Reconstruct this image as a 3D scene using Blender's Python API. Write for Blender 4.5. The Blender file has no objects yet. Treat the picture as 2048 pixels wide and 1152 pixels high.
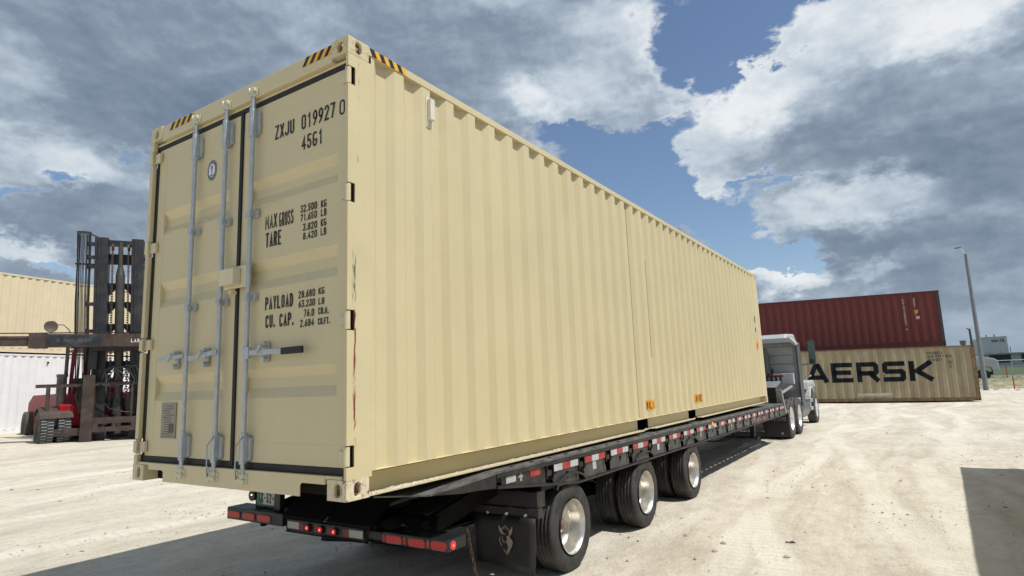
import bpy, bmesh, math, random
from mathutils import Vector, Matrix
R_=math.radians
random.seed(7)
scene=bpy.context.scene
COL=scene.collection

# ------------------------------------------------------------------ camera
cam_data=bpy.data.cameras.new('camera'); cam=bpy.data.objects.new('camera',cam_data); COL.objects.link(cam)
cam_data.sensor_width=36; cam_data.lens=21.35; cam_data.clip_start=.05; cam_data.clip_end=6000
right=Vector((0.8358236,0.54774823,-0.0370241)); up=Vector((0.11507497,-0.10885608,0.98737435)); fwd=Vector((-0.53680225,0.82953133,0.15401659))
m=Matrix((right,up,-fwd)).transposed().to_4x4(); m.translation=Vector((4.016,-2.494,0.640)); cam.matrix_world=m
scene.camera=cam
scene.render.resolution_x=1024; scene.render.resolution_y=576
scene.view_settings.view_transform='Standard'; scene.view_settings.look='None'
scene.view_settings.gamma=1; scene.view_settings.use_curve_mapping=False
scene.view_settings.exposure=0.0

# ------------------------------------------------------------------ node helper
class NT:
    def __init__(s,tree): s.t=tree; s.n=tree.nodes; s.l=tree.links
    def node(s,typ,**kw):
        nd=s.n.new(typ)
        for k,v in kw.items(): setattr(nd,k,v)
        return nd
    def put(s,sock,v):
        if v is None: return
        if isinstance(v,bpy.types.NodeSocket): s.l.new(v,sock)
        else: sock.default_value=v
    def math(s,op,a,b=None,c=None,clamp=False):
        nd=s.node('ShaderNodeMath',operation=op); nd.use_clamp=clamp
        s.put(nd.inputs[0],a); s.put(nd.inputs[1],b); s.put(nd.inputs[2],c); return nd.outputs[0]
    def vm(s,op,a,b=None,c=None,out=0):
        nd=s.node('ShaderNodeVectorMath',operation=op)
        s.put(nd.inputs[0],a); s.put(nd.inputs[1],b); s.put(nd.inputs[2],c); return nd.outputs[out]
    def noise(s,vec,scale,detail=4,rough=.5,out=0,dist=0):
        nd=s.node('ShaderNodeTexNoise'); s.put(nd.inputs['Vector'],vec); nd.inputs['Scale'].default_value=scale
        nd.inputs['Detail'].default_value=detail; nd.inputs['Roughness'].default_value=rough; nd.inputs['Distortion'].default_value=dist
        return nd.outputs[out]
    def rng(s,v,a,b,c=0,d=1,smooth=False):
        nd=s.node('ShaderNodeMapRange'); nd.clamp=True
        if smooth: nd.interpolation_type='SMOOTHSTEP'
        s.put(nd.inputs[0],v)
        for i,x in zip((1,2,3,4),(a,b,c,d)): nd.inputs[i].default_value=x
        return nd.outputs[0]
    def mix(s,f,a,b):
        nd=s.node('ShaderNodeMix',data_type='RGBA'); s.put(nd.inputs[0],f)
        for i,x in ((6,a),(7,b)): s.put(nd.inputs[i],x if isinstance(x,bpy.types.NodeSocket) else (*x[:3],1))
        return nd.outputs[2]
    def ramp(s,f,stops):
        nd=s.node('ShaderNodeValToRGB'); s.put(nd.inputs[0],f); e=nd.color_ramp.elements
        while len(e)<len(stops): e.new(.5)
        for el,(p,c) in zip(e,stops): el.position=p; el.color=(*c,1)
        return nd.outputs[0]
    def sep(s,v):
        nd=s.node('ShaderNodeSeparateXYZ'); s.put(nd.inputs[0],v); return nd.outputs
    def comb(s,x,y,z):
        nd=s.node('ShaderNodeCombineXYZ')
        for i,v in enumerate((x,y,z)): s.put(nd.inputs[i],v)
        return nd.outputs[0]

# ------------------------------------------------------------------ world: clear sky with broken cumulus
SUN=Vector((.57,.06,1)).normalized()
world=bpy.data.worlds.new('World'); scene.world=world; world.use_nodes=True
def build_world():
    w=NT(world.node_tree); w.n.clear()
    out=w.node('ShaderNodeOutputWorld')
    sky=w.node('ShaderNodeTexSky',sky_type='NISHITA'); sky.sun_disc=False
    sky.sun_elevation=math.asin(SUN.z); sky.sun_rotation=math.atan2(SUN.x,SUN.y); sky.dust_density=.5; sky.ozone_density=2.0
    b1=w.node('ShaderNodeBackground'); w.l.new(sky.outputs[0],b1.inputs[0]); b1.inputs[1].default_value=.115
    d=w.node('ShaderNodeTexCoord').outputs['Generated']
    d=w.vm('NORMALIZE',d); x,y,z=w.sep(d)[:3]
    az=w.math('MULTIPLY',w.math('ARCTAN2',x,y),57.2958); el=w.math('MULTIPLY',w.math('ARCSINE',z),57.2958)
    ds=w.vm('MULTIPLY',d,(1,1,1.7))
    n1=w.noise(ds,5,6,.55,out=1); n2=w.noise(ds,21,7,.62,out=1)
    wv=w.vm('ADD',w.vm('MULTIPLY',w.vm('SUBTRACT',n1,(.5,.5,.5)),(11,9,0)),w.vm('MULTIPLY',w.vm('SUBTRACT',n2,(.5,.5,.5)),(5.5,5,0)))
    P0=w.comb(az,el,0.0); P=w.vm('ADD',P0,wv)
    Pb=w.vm('ADD',P0,w.vm('MULTIPLY',wv,(1.1,1.0,0)))
    # cloud gaps, sunlit heads and grey bases, each at its azimuth and elevation (az, el, half width, half height, weight)
    CLEAR=[(-9.2,30.6,8.4,3.8,1.4),(-13.4,27.8,4.8,3.4,1.3),(-1.5,32.2,7.5,2.6,1.3),(-8.5,27.6,3.2,1.6,.8),(-23.1,20.0,6.2,2.9,1.3),(-28.6,22.4,3.2,1.3,.8),(-20.0,17.6,3.2,4.0,1.2),(-24,18.5,4,2.5,.8),(-10.8,16.6,2.6,.5,.7),(-8.2,15.6,2.2,.4,.6),(-16.9,22.6,2.6,1.5,.75),(-16.3,14.8,5.8,1.7,1.2),(-13.6,12.3,3.2,1.8,1.0),(-10.6,9.9,4.2,2.0,1.2),(-7.4,9.0,3.0,1.1,.9),(-70.9,15.5,2.0,.8,.75),(-74.5,14.1,1.8,.7,.7),(-66.4,20.0,1.6,.8,.5),(-69.6,9.6,1.9,.7,.7),
           (40,22,12,6,1.1),(75,40,22,11,1.2),(60,62,26,12,1.2),(-40,50,15,7,1.1),(5,48,18,7,1.2),(120,30,20,9,1.2),(170,40,25,12,1.2),(-120,38,22,8,1.1),(-160,55,30,8,1.1),(-100,18,10,4,1.0),(-135,14,14,4,1.0)]
    BRIGHT=[(-21.6,30.7,5.8,3.5,.5),(-31,33.4,6.1,1.5,.3),(-27.4,25.8,7.8,2.3,.45),(-30.4,25.3,2.5,1.7,.45),(-17.5,28,2.6,4.2,.4),(-12.9,26.0,3.6,1.6,.45),(-1.2,27.2,9.9,3.4,.7),(7.2,25.8,4.6,2.6,.7),(-12.0,22.6,5.6,3.3,.65),(-15.6,17.5,4.2,2.4,.5),(-7.3,23,5.8,2.4,.45),(-1.4,13.2,6,1.8,.5),(-8.3,13.1,4.3,1.7,.3),(-7.7,7.2,2.6,1.3,.9),(-2.2,7.6,1.8,.9,.45),(-73.9,24,3.7,2.3,.4),(-73.1,18.6,4.7,2.1,.4),(-72.3,15.8,5.1,1.1,.3),(-68,17.3,4.2,1.5,.35),(-72.8,10.2,3.3,1.1,.7),(-52.7,26.6,2.7,1.6,.15),(-51.9,31.4,3.8,3,.3),(-64.8,9.3,1.4,1.6,.4),(4,3.4,9,2.4,.22),
            (30,30,20,8,.5),(90,50,40,15,.5),(-140,25,25,8,.5),(150,20,30,8,.5)]
    DARK=[(-66.7,24.3,8.9,4,.42),(-59,23.4,6.4,2.8,.4),(-57.2,30.3,7.2,2.9,.15),(-48.1,31.4,7.4,3,.18),(-38.4,27.8,6.1,4.1,.2),(7.1,15.6,5,2.7,.5),(.3,16.1,6.4,1.7,.45),(-5.2,19.3,3.8,2,.3),(3.2,6.8,7.5,1.9,.3),(-5.2,9.6,4.4,1.7,.35),(-69.4,13.6,5.1,1.9,.3),(-72,11.8,3.1,.7,.2),(1.9,9.6,6,1.4,.35)]
    def field(Pv,blobs,start):
        acc=start
        for a,e,ra,re,amp in blobs:
            q=w.vm('MULTIPLY_ADD',Pv,(1/ra,1/re,0),(-a/ra,-e/re,0))
            g=w.rng(w.vm('LENGTH',q,out=1),1.55,.25,0,1,True)
            acc=w.math('MULTIPLY_ADD',g,amp,acc)
        return acc
    far=w.noise(ds,2.3,3,.5)
    c0=w.rng(far,.60,.75,0,.35)
    clear=field(P,CLEAR,c0)
    alpha=w.rng(clear,.30,.78,1,0,True)
    bright=field(Pb,BRIGHT,.34); val=field(Pb,[(a,e,ra,re,-amp*.6) for a,e,ra,re,amp in DARK],bright)
    # self-shading of the billows: density here against density a little nearer to the sun
    def dens(v): return w.noise(v,9,9,.58,dist=.35)
    rel=w.math('SUBTRACT',dens(ds),dens(w.vm('ADD',ds,tuple(Vector((SUN.x*.03,SUN.y*.03,SUN.z*.045))))))
    rel2=w.math('SUBTRACT',w.noise(ds,28,7,.6),w.noise(w.vm('ADD',ds,(.008,.0,.012)),28,7,.6))
    low=w.math('SUBTRACT',w.noise(ds,3.2,4,.5),.5)
    val=w.math('MULTIPLY_ADD',rel,.85,val); val=w.math('MULTIPLY_ADD',rel2,.45,val); val=w.math('MULTIPLY_ADD',low,.15,val)
    edge=w.rng(clear,.02,.45,0,.22,True); val=w.math('ADD',val,edge); val=w.rng(val,-.20,1.42)
    col=w.ramp(val,[(0,(.155,.21,.295)),(.25,(.235,.30,.385)),(.45,(.36,.435,.525)),(.62,(.53,.61,.69)),(.82,(.71,.765,.81)),(1,(.84,.87,.895))])
    hz=w.rng(el,9,0,0,.55,True); col=w.mix(hz,col,(.33,.42,.50))
    b2=w.node('ShaderNodeBackground'); w.l.new(col,b2.inputs[0]); b2.inputs[1].default_value=1.0
    mx=w.node('ShaderNodeMixShader'); w.l.new(alpha,mx.inputs[0]); w.l.new(b1.outputs[0],mx.inputs[1]); w.l.new(b2.outputs[0],mx.inputs[2])
    w.l.new(mx.outputs[0],out.inputs[0])
build_world()

sl=bpy.data.lights.new('sun','SUN'); sl.energy=4.3; sl.angle=R_(.53); sl.color=(1,.965,.90)
so=bpy.data.objects.new('sun',sl); COL.objects.link(so); so.rotation_euler=SUN.to_track_quat('Z','Y').to_euler(); so.location=(20,5,40)

# ------------------------------------------------------------------ materials
MATS={}
def mat(name,col,rough=.5,metal=0,var=.12,scale=4,stretch=(1,1,1),bump=0,bscale=40,dust=None,dustamt=(.5,.75),dscale=3,emit=None,spec=.5,extra=None):
    if name in MATS: return MATS[name]
    mt=bpy.data.materials.new(name); mt.use_nodes=True; t=NT(mt.node_tree)
    b=t.n['Principled BSDF']; tc=t.node('ShaderNodeTexCoord').outputs['Object']
    v=t.vm('MULTIPLY',tc,stretch)
    f=t.noise(v,scale,6,.6)
    c=t.mix(t.rng(f,.3,.7),tuple(x*(1-var) for x in col),tuple(min(1,x*(1+var)) for x in col))
    if dust:
        g=t.noise(v,dscale,7,.65); c=t.mix(t.rng(g,*dustamt),c,dust)
    if extra: c=extra(t,tc,c)
    t.put(b.inputs['Base Color'],c); b.inputs['Metallic'].default_value=metal
    t.put(b.inputs['Roughness'],t.rng(f,.3,.7,max(.02,rough-.08),min(1,rough+.08)))
    b.inputs['Specular IOR Level'].default_value=spec
    if bump:
        bn=t.node('ShaderNodeBump'); bn.inputs['Strength'].default_value=1; bn.inputs['Distance'].default_value=bump
        t.put(bn.inputs['Height'],t.noise(v,bscale,5,.6)); t.l.new(bn.outputs[0],b.inputs['Normal'])
    if emit:
        b.inputs['Emission Color'].default_value=(*emit[:3],1); b.inputs['Emission Strength'].default_value=emit[3]
    MATS[name]=mt; return mt
CREAM=(.61,.53,.325)
def post_wear(t,tc,c):
    x,y,z=t.sep(tc)[:3]
    n=t.noise(t.vm('MULTIPLY',tc,(60,60,9)),1,6,.7)
    line=t.rng(t.math('ABSOLUTE',t.math('SUBTRACT',y,t.math('MULTIPLY_ADD',t.noise(tc,3,2),.03,.045))),.004,.016,1,0)
    zz=t.math('MULTIPLY',t.rng(z,.28,.36),t.rng(z,1.08,1.16,1,0)); side=t.rng(x,1.2,1.21)
    red=t.math('MULTIPLY',t.math('MULTIPLY',line,zz),t.math('MULTIPLY',side,t.rng(n,.49,.54)))
    c=t.mix(red,c,(.22,.035,.02))
    up_=t.math('MULTIPLY',t.rng(z,1.12,1.2),t.rng(z,1.44,1.5,1,0))
    dk=t.math('MULTIPLY',t.math('MULTIPLY',t.rng(t.math('ABSOLUTE',t.math('SUBTRACT',y,.055)),.008,.022,1,0),up_),t.math('MULTIPLY',side,t.rng(n,.50,.56)))
    c=t.mix(dk,c,(.10,.10,.075))
    up2=t.math('MULTIPLY',t.rng(z,2.05,2.1),t.rng(z,2.75,2.8,1,0))
    dk2=t.math('MULTIPLY',t.math('MULTIPLY',t.rng(t.math('ABSOLUTE',t.math('SUBTRACT',y,.085)),.004,.012,1,0),up2),t.math('MULTIPLY',side,t.rng(n,.55,.62)))
    c=t.mix(dk2,c,(.16,.12,.06))
    n3=t.noise(t.vm('MULTIPLY',tc,(40,40,5)),1.2,5,.6)
    return t.mix(t.rng(n3,.70,.76,0,.7),c,(.3,.22,.12))
def cast_wear(t,tc,c):
    x,y,z=t.sep(tc)[:3]
    n=t.noise(tc,16,8,.7,dist=.8); low=t.rng(z,.15,.3,1,0); rt=t.rng(x,.95,1.05)
    n2=t.noise(tc,42,6,.7)
    a=t.math('MULTIPLY',t.math('MULTIPLY',low,rt),t.rng(x,1.0,1.22,.35,1))
    c=t.mix(t.math('MULTIPLY',a,t.rng(n2,.42,.58,0,.55)),c,(.78,.70,.62))
    c=t.mix(t.math('MULTIPLY',a,t.rng(n,.535,.60)),c,(.24,.07,.045))
    hi=t.math('MULTIPLY',t.rng(z,2.7,2.78),rt)
    c=t.mix(t.math('MULTIPLY',hi,t.rng(n,.50,.62,0,.55)),c,(.36,.25,.12))
    return t.mix(t.math('MULTIPLY',hi,t.rng(n2,.64,.68)),c,(.1,.07,.04))
def seam_rust(t,tc,c):
    n=t.noise(t.vm('MULTIPLY',tc,(3,9,.5)),1.4,5,.6)
    c=t.mix(t.rng(n,.62,.8,0,.35),c,tuple(k*.86 for k in CREAM))
    n=t.noise(t.vm('MULTIPLY',tc,(3,.8,1.2)),1.1,5,.6)
    return t.mix(t.rng(n,.55,.75,0,.25),c,(.66,.59,.42))
cream=mat('cream_paint',CREAM,.42,var=.03,scale=1.5,bump=.004,bscale=2.2,extra=seam_rust)
cream_door=mat('cream_door_paint',CREAM,.36,var=.025,scale=2,bump=.003,bscale=2.5,extra=seam_rust)
cream_post=mat('cream_post_paint',CREAM,.45,var=.04,scale=3,bump=.0015,bscale=14,extra=post_wear)
cream_cast=mat('cream_casting_paint',CREAM,.5,var=.06,scale=6,bump=.003,bscale=30,extra=cast_wear)
gasket_m=mat('black_rubber_seal',(.012,.012,.012),.6)
galv=mat('galvanised_steel',(.46,.50,.53),.42,.55,var=.14,scale=18,bump=.0008,bscale=60)
black_print=mat('black_print',(.012,.012,.012),.5,var=.05)
tape_y=mat('yellow_tape',(.80,.42,.03),.45,var=.05)
sand=mat('limestone_dust',(.62,.56,.45),.95,var=.15,scale=30,bump=.01)
white_plastic=mat('white_plastic',(.72,.72,.68),.5,var=.05)
tr_black=mat('black_trailer_paint',(.012,.012,.013),.45,var=.25,scale=8,dust=(.07,.066,.06),dustamt=(.5,.9),dscale=5,bump=.001)
tr_deck=mat('dusty_deck_steel',(.07,.07,.07),.6,.2,var=.3,scale=6,stretch=(6,1,1),dust=(.20,.195,.18),dustamt=(.35,.75),dscale=6,bump=.001)
dark_void=mat('shade_black',(.004,.004,.004),.8,spec=.2,dust=(.012,.011,.01),dustamt=(.55,.8))  # near-black colour puts deep shade into voids and underside parts
red_tape=mat('red_reflective',(.36,.02,.02),.4,var=.1,scale=12,dust=(.3,.2,.17),dustamt=(.5,.95),dscale=15)
white_tape=mat('white_reflective',(.46,.47,.48),.4,var=.15,scale=20,dust=(.33,.31,.28),dustamt=(.5,.9),dscale=15)
lens_red=mat('red_lamp_lens',(.33,.012,.012),.3,emit=(1,.02,.015,.06))
led_red=mat('red_led_lit',(.5,.02,.02),.3,emit=(1,.03,.04,.45))
led_core=mat('led_core',(.9,.4,.4),.3,emit=(1,.3,.35,1.5))
amber=mat('amber_lamp',(.7,.25,.02),.3,emit=(1,.4,.05,.6))
rubber=mat('tyre_rubber',(.022,.022,.022),.75,var=.2,scale=10,dust=(.085,.08,.072),dustamt=(.42,.85),dscale=7,bump=.001)
tread_m=mat('tyre_tread',(.03,.03,.03),.8,var=.2,scale=20,dust=(.13,.125,.115),dustamt=(.35,.8),dscale=9,bump=.002)
alu=mat('polished_rim',(.62,.60,.56),.34,.85,var=.12,scale=12,dust=(.42,.38,.31),dustamt=(.5,.8),dscale=8)
hub_m=mat('hub_cap',(.3,.22,.18),.5,.4)
chain_m=mat('rusty_chain',(.09,.06,.04),.7,.5,var=.4,scale=30)
plate_w=mat('plate_white',(.6,.62,.62),.4,var=.05,scale=30,dust=(.35,.3,.25),dustamt=(.5,.8),dscale=20)
plate_g=mat('plate_green',(.03,.22,.12),.4)
def pm(name,col,rough=.5,**k): return mat(name,col,rough,**k)

# ------------------------------------------------------------------ mesh builder
class MB:
    def __init__(s,f=None): s.v=[]; s.f=[]; s.mi=[]; s.m=0; s.tf=f; s.smooth=[]; s.sm=False
    def add(s,vs,fs):
        o=len(s.v)
        for p in vs:
            p=Vector(p)
            if s.tf: p=s.tf(p)
            s.v.append(tuple(p))
        for f in fs: s.f.append(tuple(i+o for i in f)); s.mi.append(s.m); s.smooth.append(s.sm)
        return s
    def box(s,x0,x1,y0,y1,z0,z1,M=None):
        vs=[Vector((x,y,z)) for x in (x0,x1) for y in (y0,y1) for z in (z0,z1)]
        if M: vs=[M@p for p in vs]
        return s.add(vs,[(0,1,3,2),(4,6,7,5),(0,4,5,1),(2,3,7,6),(0,2,6,4),(1,5,7,3)])
    def prism(s,poly,axis,a,b):
        """poly: 2D points; axis 'x': (y,z), 'y': (x,z), 'z': (x,y)"""
        def P(p,t): return {'x':(t,p[0],p[1]),'y':(p[0],t,p[1]),'z':(p[0],p[1],t)}[axis]
        n=len(poly); vs=[P(p,a) for p in poly]+[P(p,b) for p in poly]
        fs=[tuple(range(n))[::-1],tuple(range(n,2*n))]+[(i,(i+1)%n,n+(i+1)%n,n+i) for i in range(n)]
        return s.add(vs,fs)
    def beam(s,p,q,w,h,upv=(0,0,1)):
        p,q=Vector(p),Vector(q); d=(q-p); L=d.length; d.normalize(); u=Vector(upv)
        if abs(d.dot(u))>.98: u=Vector((1,0,0))
        r=d.cross(u).normalized(); u=r.cross(d)
        vs=[b+r*sx*w/2+u*sz*h/2 for b in (p,q) for sx,sz in ((-1,-1),(1,-1),(1,1),(-1,1))]
        return s.add(vs,[(3,2,1,0),(4,5,6,7),(0,1,5,4),(1,2,6,5),(2,3,7,6),(3,0,4,7)])
    def cyl(s,p,q,r,n=10,r2=None,caps=True):
        p,q=Vector(p),Vector(q); d=(q-p).normalized(); u=Vector((0,0,1)) if abs(d.z)<.9 else Vector((1,0,0))
        a=d.cross(u).normalized(); b=d.cross(a); r2=r if r2 is None else r2
        vs=[c+(a*math.cos(t)+b*math.sin(t))*rr for c,rr in ((p,r),(q,r2)) for t in [2*math.pi*i/n for i in range(n)]]
        sm=s.sm; s.sm=True; o=s.add(vs,[(i,(i+1)%n,n+(i+1)%n,n+i) for i in range(n)]); s.sm=False
        if caps: s.add(vs,[tuple(range(n))[::-1],tuple(range(n,2*n))])
        s.sm=sm; return s
    def tube(s,pts,r,n=6):
        pts=[Vector(p) for p in pts]; vs=[]; N=len(pts)
        for i,p in enumerate(pts):
            d=(pts[min(i+1,N-1)]-pts[max(i-1,0)]).normalized(); u=Vector((0,0,1)) if abs(d.z)<.9 else Vector((1,0,0))
            a=d.cross(u).normalized(); b=d.cross(a)
            vs+=[p+(a*math.cos(t)+b*math.sin(t))*r for t in [2*math.pi*k/n for k in range(n)]]
        sm=s.sm; s.sm=True
        s.add(vs,[(i*n+k,i*n+(k+1)%n,(i+1)*n+(k+1)%n,(i+1)*n+k) for i in range(N-1) for k in range(n)]); s.sm=sm
        return s
    def lathe(s,prof,c,axis,n=40,closed=False):
        """prof [(r,t)] revolved about axis ('x' here) through c"""
        vs=[]
        for r,t in prof:
            for k in range(n):
                a=2*math.pi*k/n; ca,sa=math.cos(a)*r,math.sin(a)*r
                vs.append({'x':(c[0]+t,c[1]+ca,c[2]+sa),'y':(c[0]+ca,c[1]+t,c[2]+sa),'z':(c[0]+ca,c[1]+sa,c[2]+t)}[axis])
        m=len(prof); sm=s.sm; s.sm=True
        s.add(vs,[(i*n+k,i*n+(k+1)%n,((i+1)%m)*n+(k+1)%n,((i+1)%m)*n+k) for i in range(m if closed else m-1) for k in range(n)]); s.sm=sm
        return s
    def build(s,name,mats,parent=None,bevel=0,loc=None,rot=None,smooth_angle=None):
        me=bpy.data.meshes.new(name); me.from_pydata(s.v,[],s.f)
        if not isinstance(mats,(list,tuple)): mats=[mats]
        for k in mats: me.materials.append(k)
        me.polygons.foreach_set('material_index',s.mi); me.polygons.foreach_set('use_smooth',s.smooth); me.update()
        bm=bmesh.new(); bm.from_mesh(me); bmesh.ops.recalc_face_normals(bm,faces=bm.faces); bm.to_mesh(me); bm.free()
        o=bpy.data.objects.new(name,me); COL.objects.link(o)
        if parent: o.parent=parent
        if loc: o.location=loc
        if rot: o.rotation_euler=rot
        if bevel:
            b=o.modifiers.new('bevel','BEVEL'); b.width=bevel; b.segments=2; b.limit_method='ANGLE'; b.angle_limit=R_(40)
        return o
def tag(o,label=None,cat=None,group=None,kind=None):
    for k,v in (('label',label),('category',cat),('group',group),('kind',kind)):
        if v: o[k]=v
    return o
def thing(name,label,cat,loc=(0,0,0),rot=(0,0,0),group=None):
    o=bpy.data.objects.new(name,None); COL.objects.link(o); o.location=loc; o.rotation_euler=rot; o.empty_display_size=.3
    return tag(o,label,cat,group)
def copy_child(o,parent,off=None):
    c=o.copy(); COL.objects.link(c); c.parent=parent
    if off: c.location=Vector(o.location)+Vector(off)
    for ch in list(o.children): copy_child(ch,c)
    return c

# ------------------------------------------------------------------ stroke lettering
def arc(cx,cy,rx,ry,a0,a1,n=6): return [(cx+rx*math.cos(R_(a0+(a1-a0)*i/n)),cy+ry*math.sin(R_(a0+(a1-a0)*i/n))) for i in range(n+1)]
O=arc(.5,.8,.5,.2,0,180,8)+arc(.5,.2,.5,.2,180,360,8); O=O+[O[0]]
GL={'0':[O],'O':[O],'1':[[(.25,.8),(.6,1),(.6,0)]],'I':[[(.5,1),(.5,0)]],'2':[arc(.5,.78,.5,.22,170,-20,8)+[(0,0),(1,0)]],
'3':[[(0,1),(1,1),(.45,.6)]+arc(.45,.3,.55,.3,80,-170,8)],'4':[[(.72,0),(.72,1),(0,.28),(1,.28)]],'5':[[(.95,1),(.1,1),(.05,.55)]+arc(.45,.31,.5,.31,110,-160,8)],
'6':[[(.85,1),(.3,.72)]+arc(.5,.3,.5,.3,150,-210,12)],'7':[[(0,1),(1,1),(.35,0)]],'8':[arc(.5,.76,.42,.24,-90,270,12),arc(.5,.27,.5,.27,90,450,12)],
'9':[[(.15,0),(.7,.28)]+arc(.5,.7,.5,.3,-30,330,12)],'Z':[[(0,1),(1,1),(0,0),(1,0)]],'X':[[(0,1),(1,0)],[(1,1),(0,0)]],'J':[[(1,1)]+[(1,.2)]+arc(.5,.2,.5,.2,0,-180,6)],
'U':[[(0,1)]+arc(.5,.2,.5,.2,180,360,6)+[(1,1)]],'G':[arc(.5,.82,.5,.18,42,180,6)+arc(.5,.18,.5,.18,180,360,6)+[(1,.42),(.55,.42)]],'M':[[(0,0),(0,1),(.5,.3),(1,1),(1,0)]],
'A':[[(0,0),(.5,1),(1,0)],[(.2,.3),(.8,.3)]],'R':[[(0,0),(0,1),(.6,1)]+arc(.6,.76,.4,.24,90,-90,6)+[(0,.52)],[(.5,.52),(1,0)]],'S':[arc(.5,.76,.5,.24,20,260,7)+arc(.5,.26,.5,.26,80,-160,7)],
'T':[[(0,1),(1,1)],[(.5,1),(.5,0)]],'E':[[(1,1),(0,1),(0,0),(1,0)],[(0,.52),(.85,.52)]],'K':[[(0,0),(0,1)],[(1,1),(0,.45)],[(.3,.62),(1,0)]],'L':[[(0,1),(0,0),(1,0)]],
'B':[[(0,0),(0,1),(.6,1)]+arc(.6,.76,.35,.24,90,-90,6)+[(0,.52)],[(.6,.52)]+arc(.6,.26,.4,.26,90,-90,6)+[(0,0)]],'P':[[(0,0),(0,1),(.6,1)]+arc(.6,.74,.4,.26,90,-90,6)+[(0,.48)]],
'Y':[[(0,1),(.5,.45),(1,1)],[(.5,.45),(.5,0)]],'D':[[(0,0),(0,1),(.45,1)]+arc(.45,.5,.55,.5,90,-90,8)+[(0,0)]],'C':[arc(.5,.8,.5,.2,10,180,6)+arc(.5,.2,.5,.2,180,350,6)],
'F':[[(1,1),(0,1),(0,0)],[(0,.5),(.85,.5)]],'H':[[(0,0),(0,1)],[(1,0),(1,1)],[(0,.5),(1,.5)]],'N':[[(0,0),(0,1),(1,0),(1,1)]],'V':[[(0,1),(.5,0),(1,1)]],'W':[[(0,1),(.25,0),(.5,.8),(.75,0),(1,1)]],
'.':[[(.35,0),(.35,.1)]],'-':[[(.15,.5),(.75,.5)]],' ':[]}
def ribbon(mb,pts,sw,to3,k):
    pts=[Vector(p) for p in pts]; n=len(pts); L=[];Rr=[]
    closed=(pts[0]-pts[-1]).length<1e-6
    for i,p in enumerate(pts):
        a=pts[i]-pts[i-1] if i>0 else (pts[i]-pts[i-2] if closed else pts[1]-pts[0])
        b=pts[i+1]-pts[i] if i<n-1 else (pts[1]-pts[0] if closed else a)
        if a.length<1e-7: a=b
        if b.length<1e-7: b=a
        a=a.normalized(); b=b.normalized(); na=Vector((-a.y,a.x)); nb=Vector((-b.y,b.x)); mm=na+nb
        if mm.length<.2: mm=na
        mm.normalize(); k2=min(2.2,1/max(.3,mm.dot(na)))
        e=Vector((0,0))
        if not closed and i==0: e=-a*sw*.45
        if not closed and i==n-1: e=a*sw*.45
        L.append(p+mm*sw/2*k2+e); Rr.append(p-mm*sw/2*k2+e)
    vs=[to3(p,k) for p in L+Rr]
    mb.add(vs,[(i,i+1,n+i+1,n+i) for i in range(n-1)])
def letters(mb,text,p0,xd,zd,nd,h,adv,cw,sw):
    """text from the baseline point p0, letter pitch adv, letter width cw, stroke sw"""
    p0,xd,zd,nd=map(Vector,(p0,xd,zd,nd)); x=0; k=0
    for ch in text:
        w=cw*(1.15 if ch in 'MW' else 1)
        if ch=='.': w=cw*.5
        for pl in GL.get(ch,[]):
            pts=[(x+sw/2+px*(w-sw),sw/2+py*(h-sw)) for px,py in pl]; k+=1
            ribbon(mb,pts,sw,lambda p,kk:p0+xd*p.x+zd*p.y+nd*(kk%7)*.00025,k)
        x+=adv*(.5 if ch=='.' else (1.15 if ch in 'MW' else 1))
    return mb
def fit(mb,text,x0,x1,z0,h,y,sw=.014,nd=(0,-1,0),xd=(1,0,0),zd=(0,0,1),org=(0,0,0),cwf=.78):
    units=sum(.5 if c=='.' else (1.15 if c in 'MW' else 1) for c in text)
    adv=(x1-x0)/(units-(1-cwf)); 
    p=Vector(org)+Vector(xd)*x0+Vector(zd)*z0+Vector(nd)*y
    return letters(mb,text,p,xd,zd,nd,h,adv,adv*cwf,sw)

# ------------------------------------------------------------------ ground
def gz(x,y):
    s=min(max((-2.5-x)/21,0),1); b=-1.045+.545*(s*s*(3-2*s))
    b+=.16*math.exp(-((x+4)/5)**2-((y-32)/5)**2)
    if y>39: 
        t=min(1,(y-39)/4); b+=.1*t
    return b
def hash2(i,j,s):
    r=math.sin(i*127.1+j*311.7+s*74.7)*43758.5453; return r-math.floor(r)
def vnoise(x,y,s=0):
    i,j=math.floor(x),math.floor(y); u,v=x-i,y-j; u=u*u*(3-2*u); v=v*v*(3-2*v)
    a,b,c,d=hash2(i,j,s),hash2(i+1,j,s),hash2(i,j+1,s),hash2(i+1,j+1,s)
    return a+(b-a)*u+(c-a)*v+(a-b-c+d)*u*v-.5
def coords(lo,hi,fine0,fine1,step):
    c=[]; v=fine0
    while v<fine1: c.append(v); v+=step
    s=step; v=fine0
    while v>lo: s*=1.16; v-=s; c.insert(0,v)
    s=step; v=fine1
    while v<hi: c.append(v); s*=1.16; v+=s
    c.append(v); return c
xs=coords(-4000,4000,-9,8,.11); ys=coords(-4000,4500,-3,16,.11)
mb=MB(); W=len(xs)
for y in ys:
    for x in xs:
        z=gz(x,y)
        if -40<x<30 and -10<y<60:
            near=1 if -12<x<12 and -5<y<22 else .5
            z+=near*(.030*vnoise(x*.9,y*.35,1)+.016*vnoise(x*3.1,y*1.1,2)+.009*vnoise(x*7.3,y*6.1,3))
        mb.v.append((x,y,z))
for j in range(len(ys)-1):
    for i in range(W-1):
        mb.f.append((j*W+i,j*W+i+1,(j+1)*W+i+1,(j+1)*W+i)); mb.mi.append(0); mb.smooth.append(True)
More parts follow.
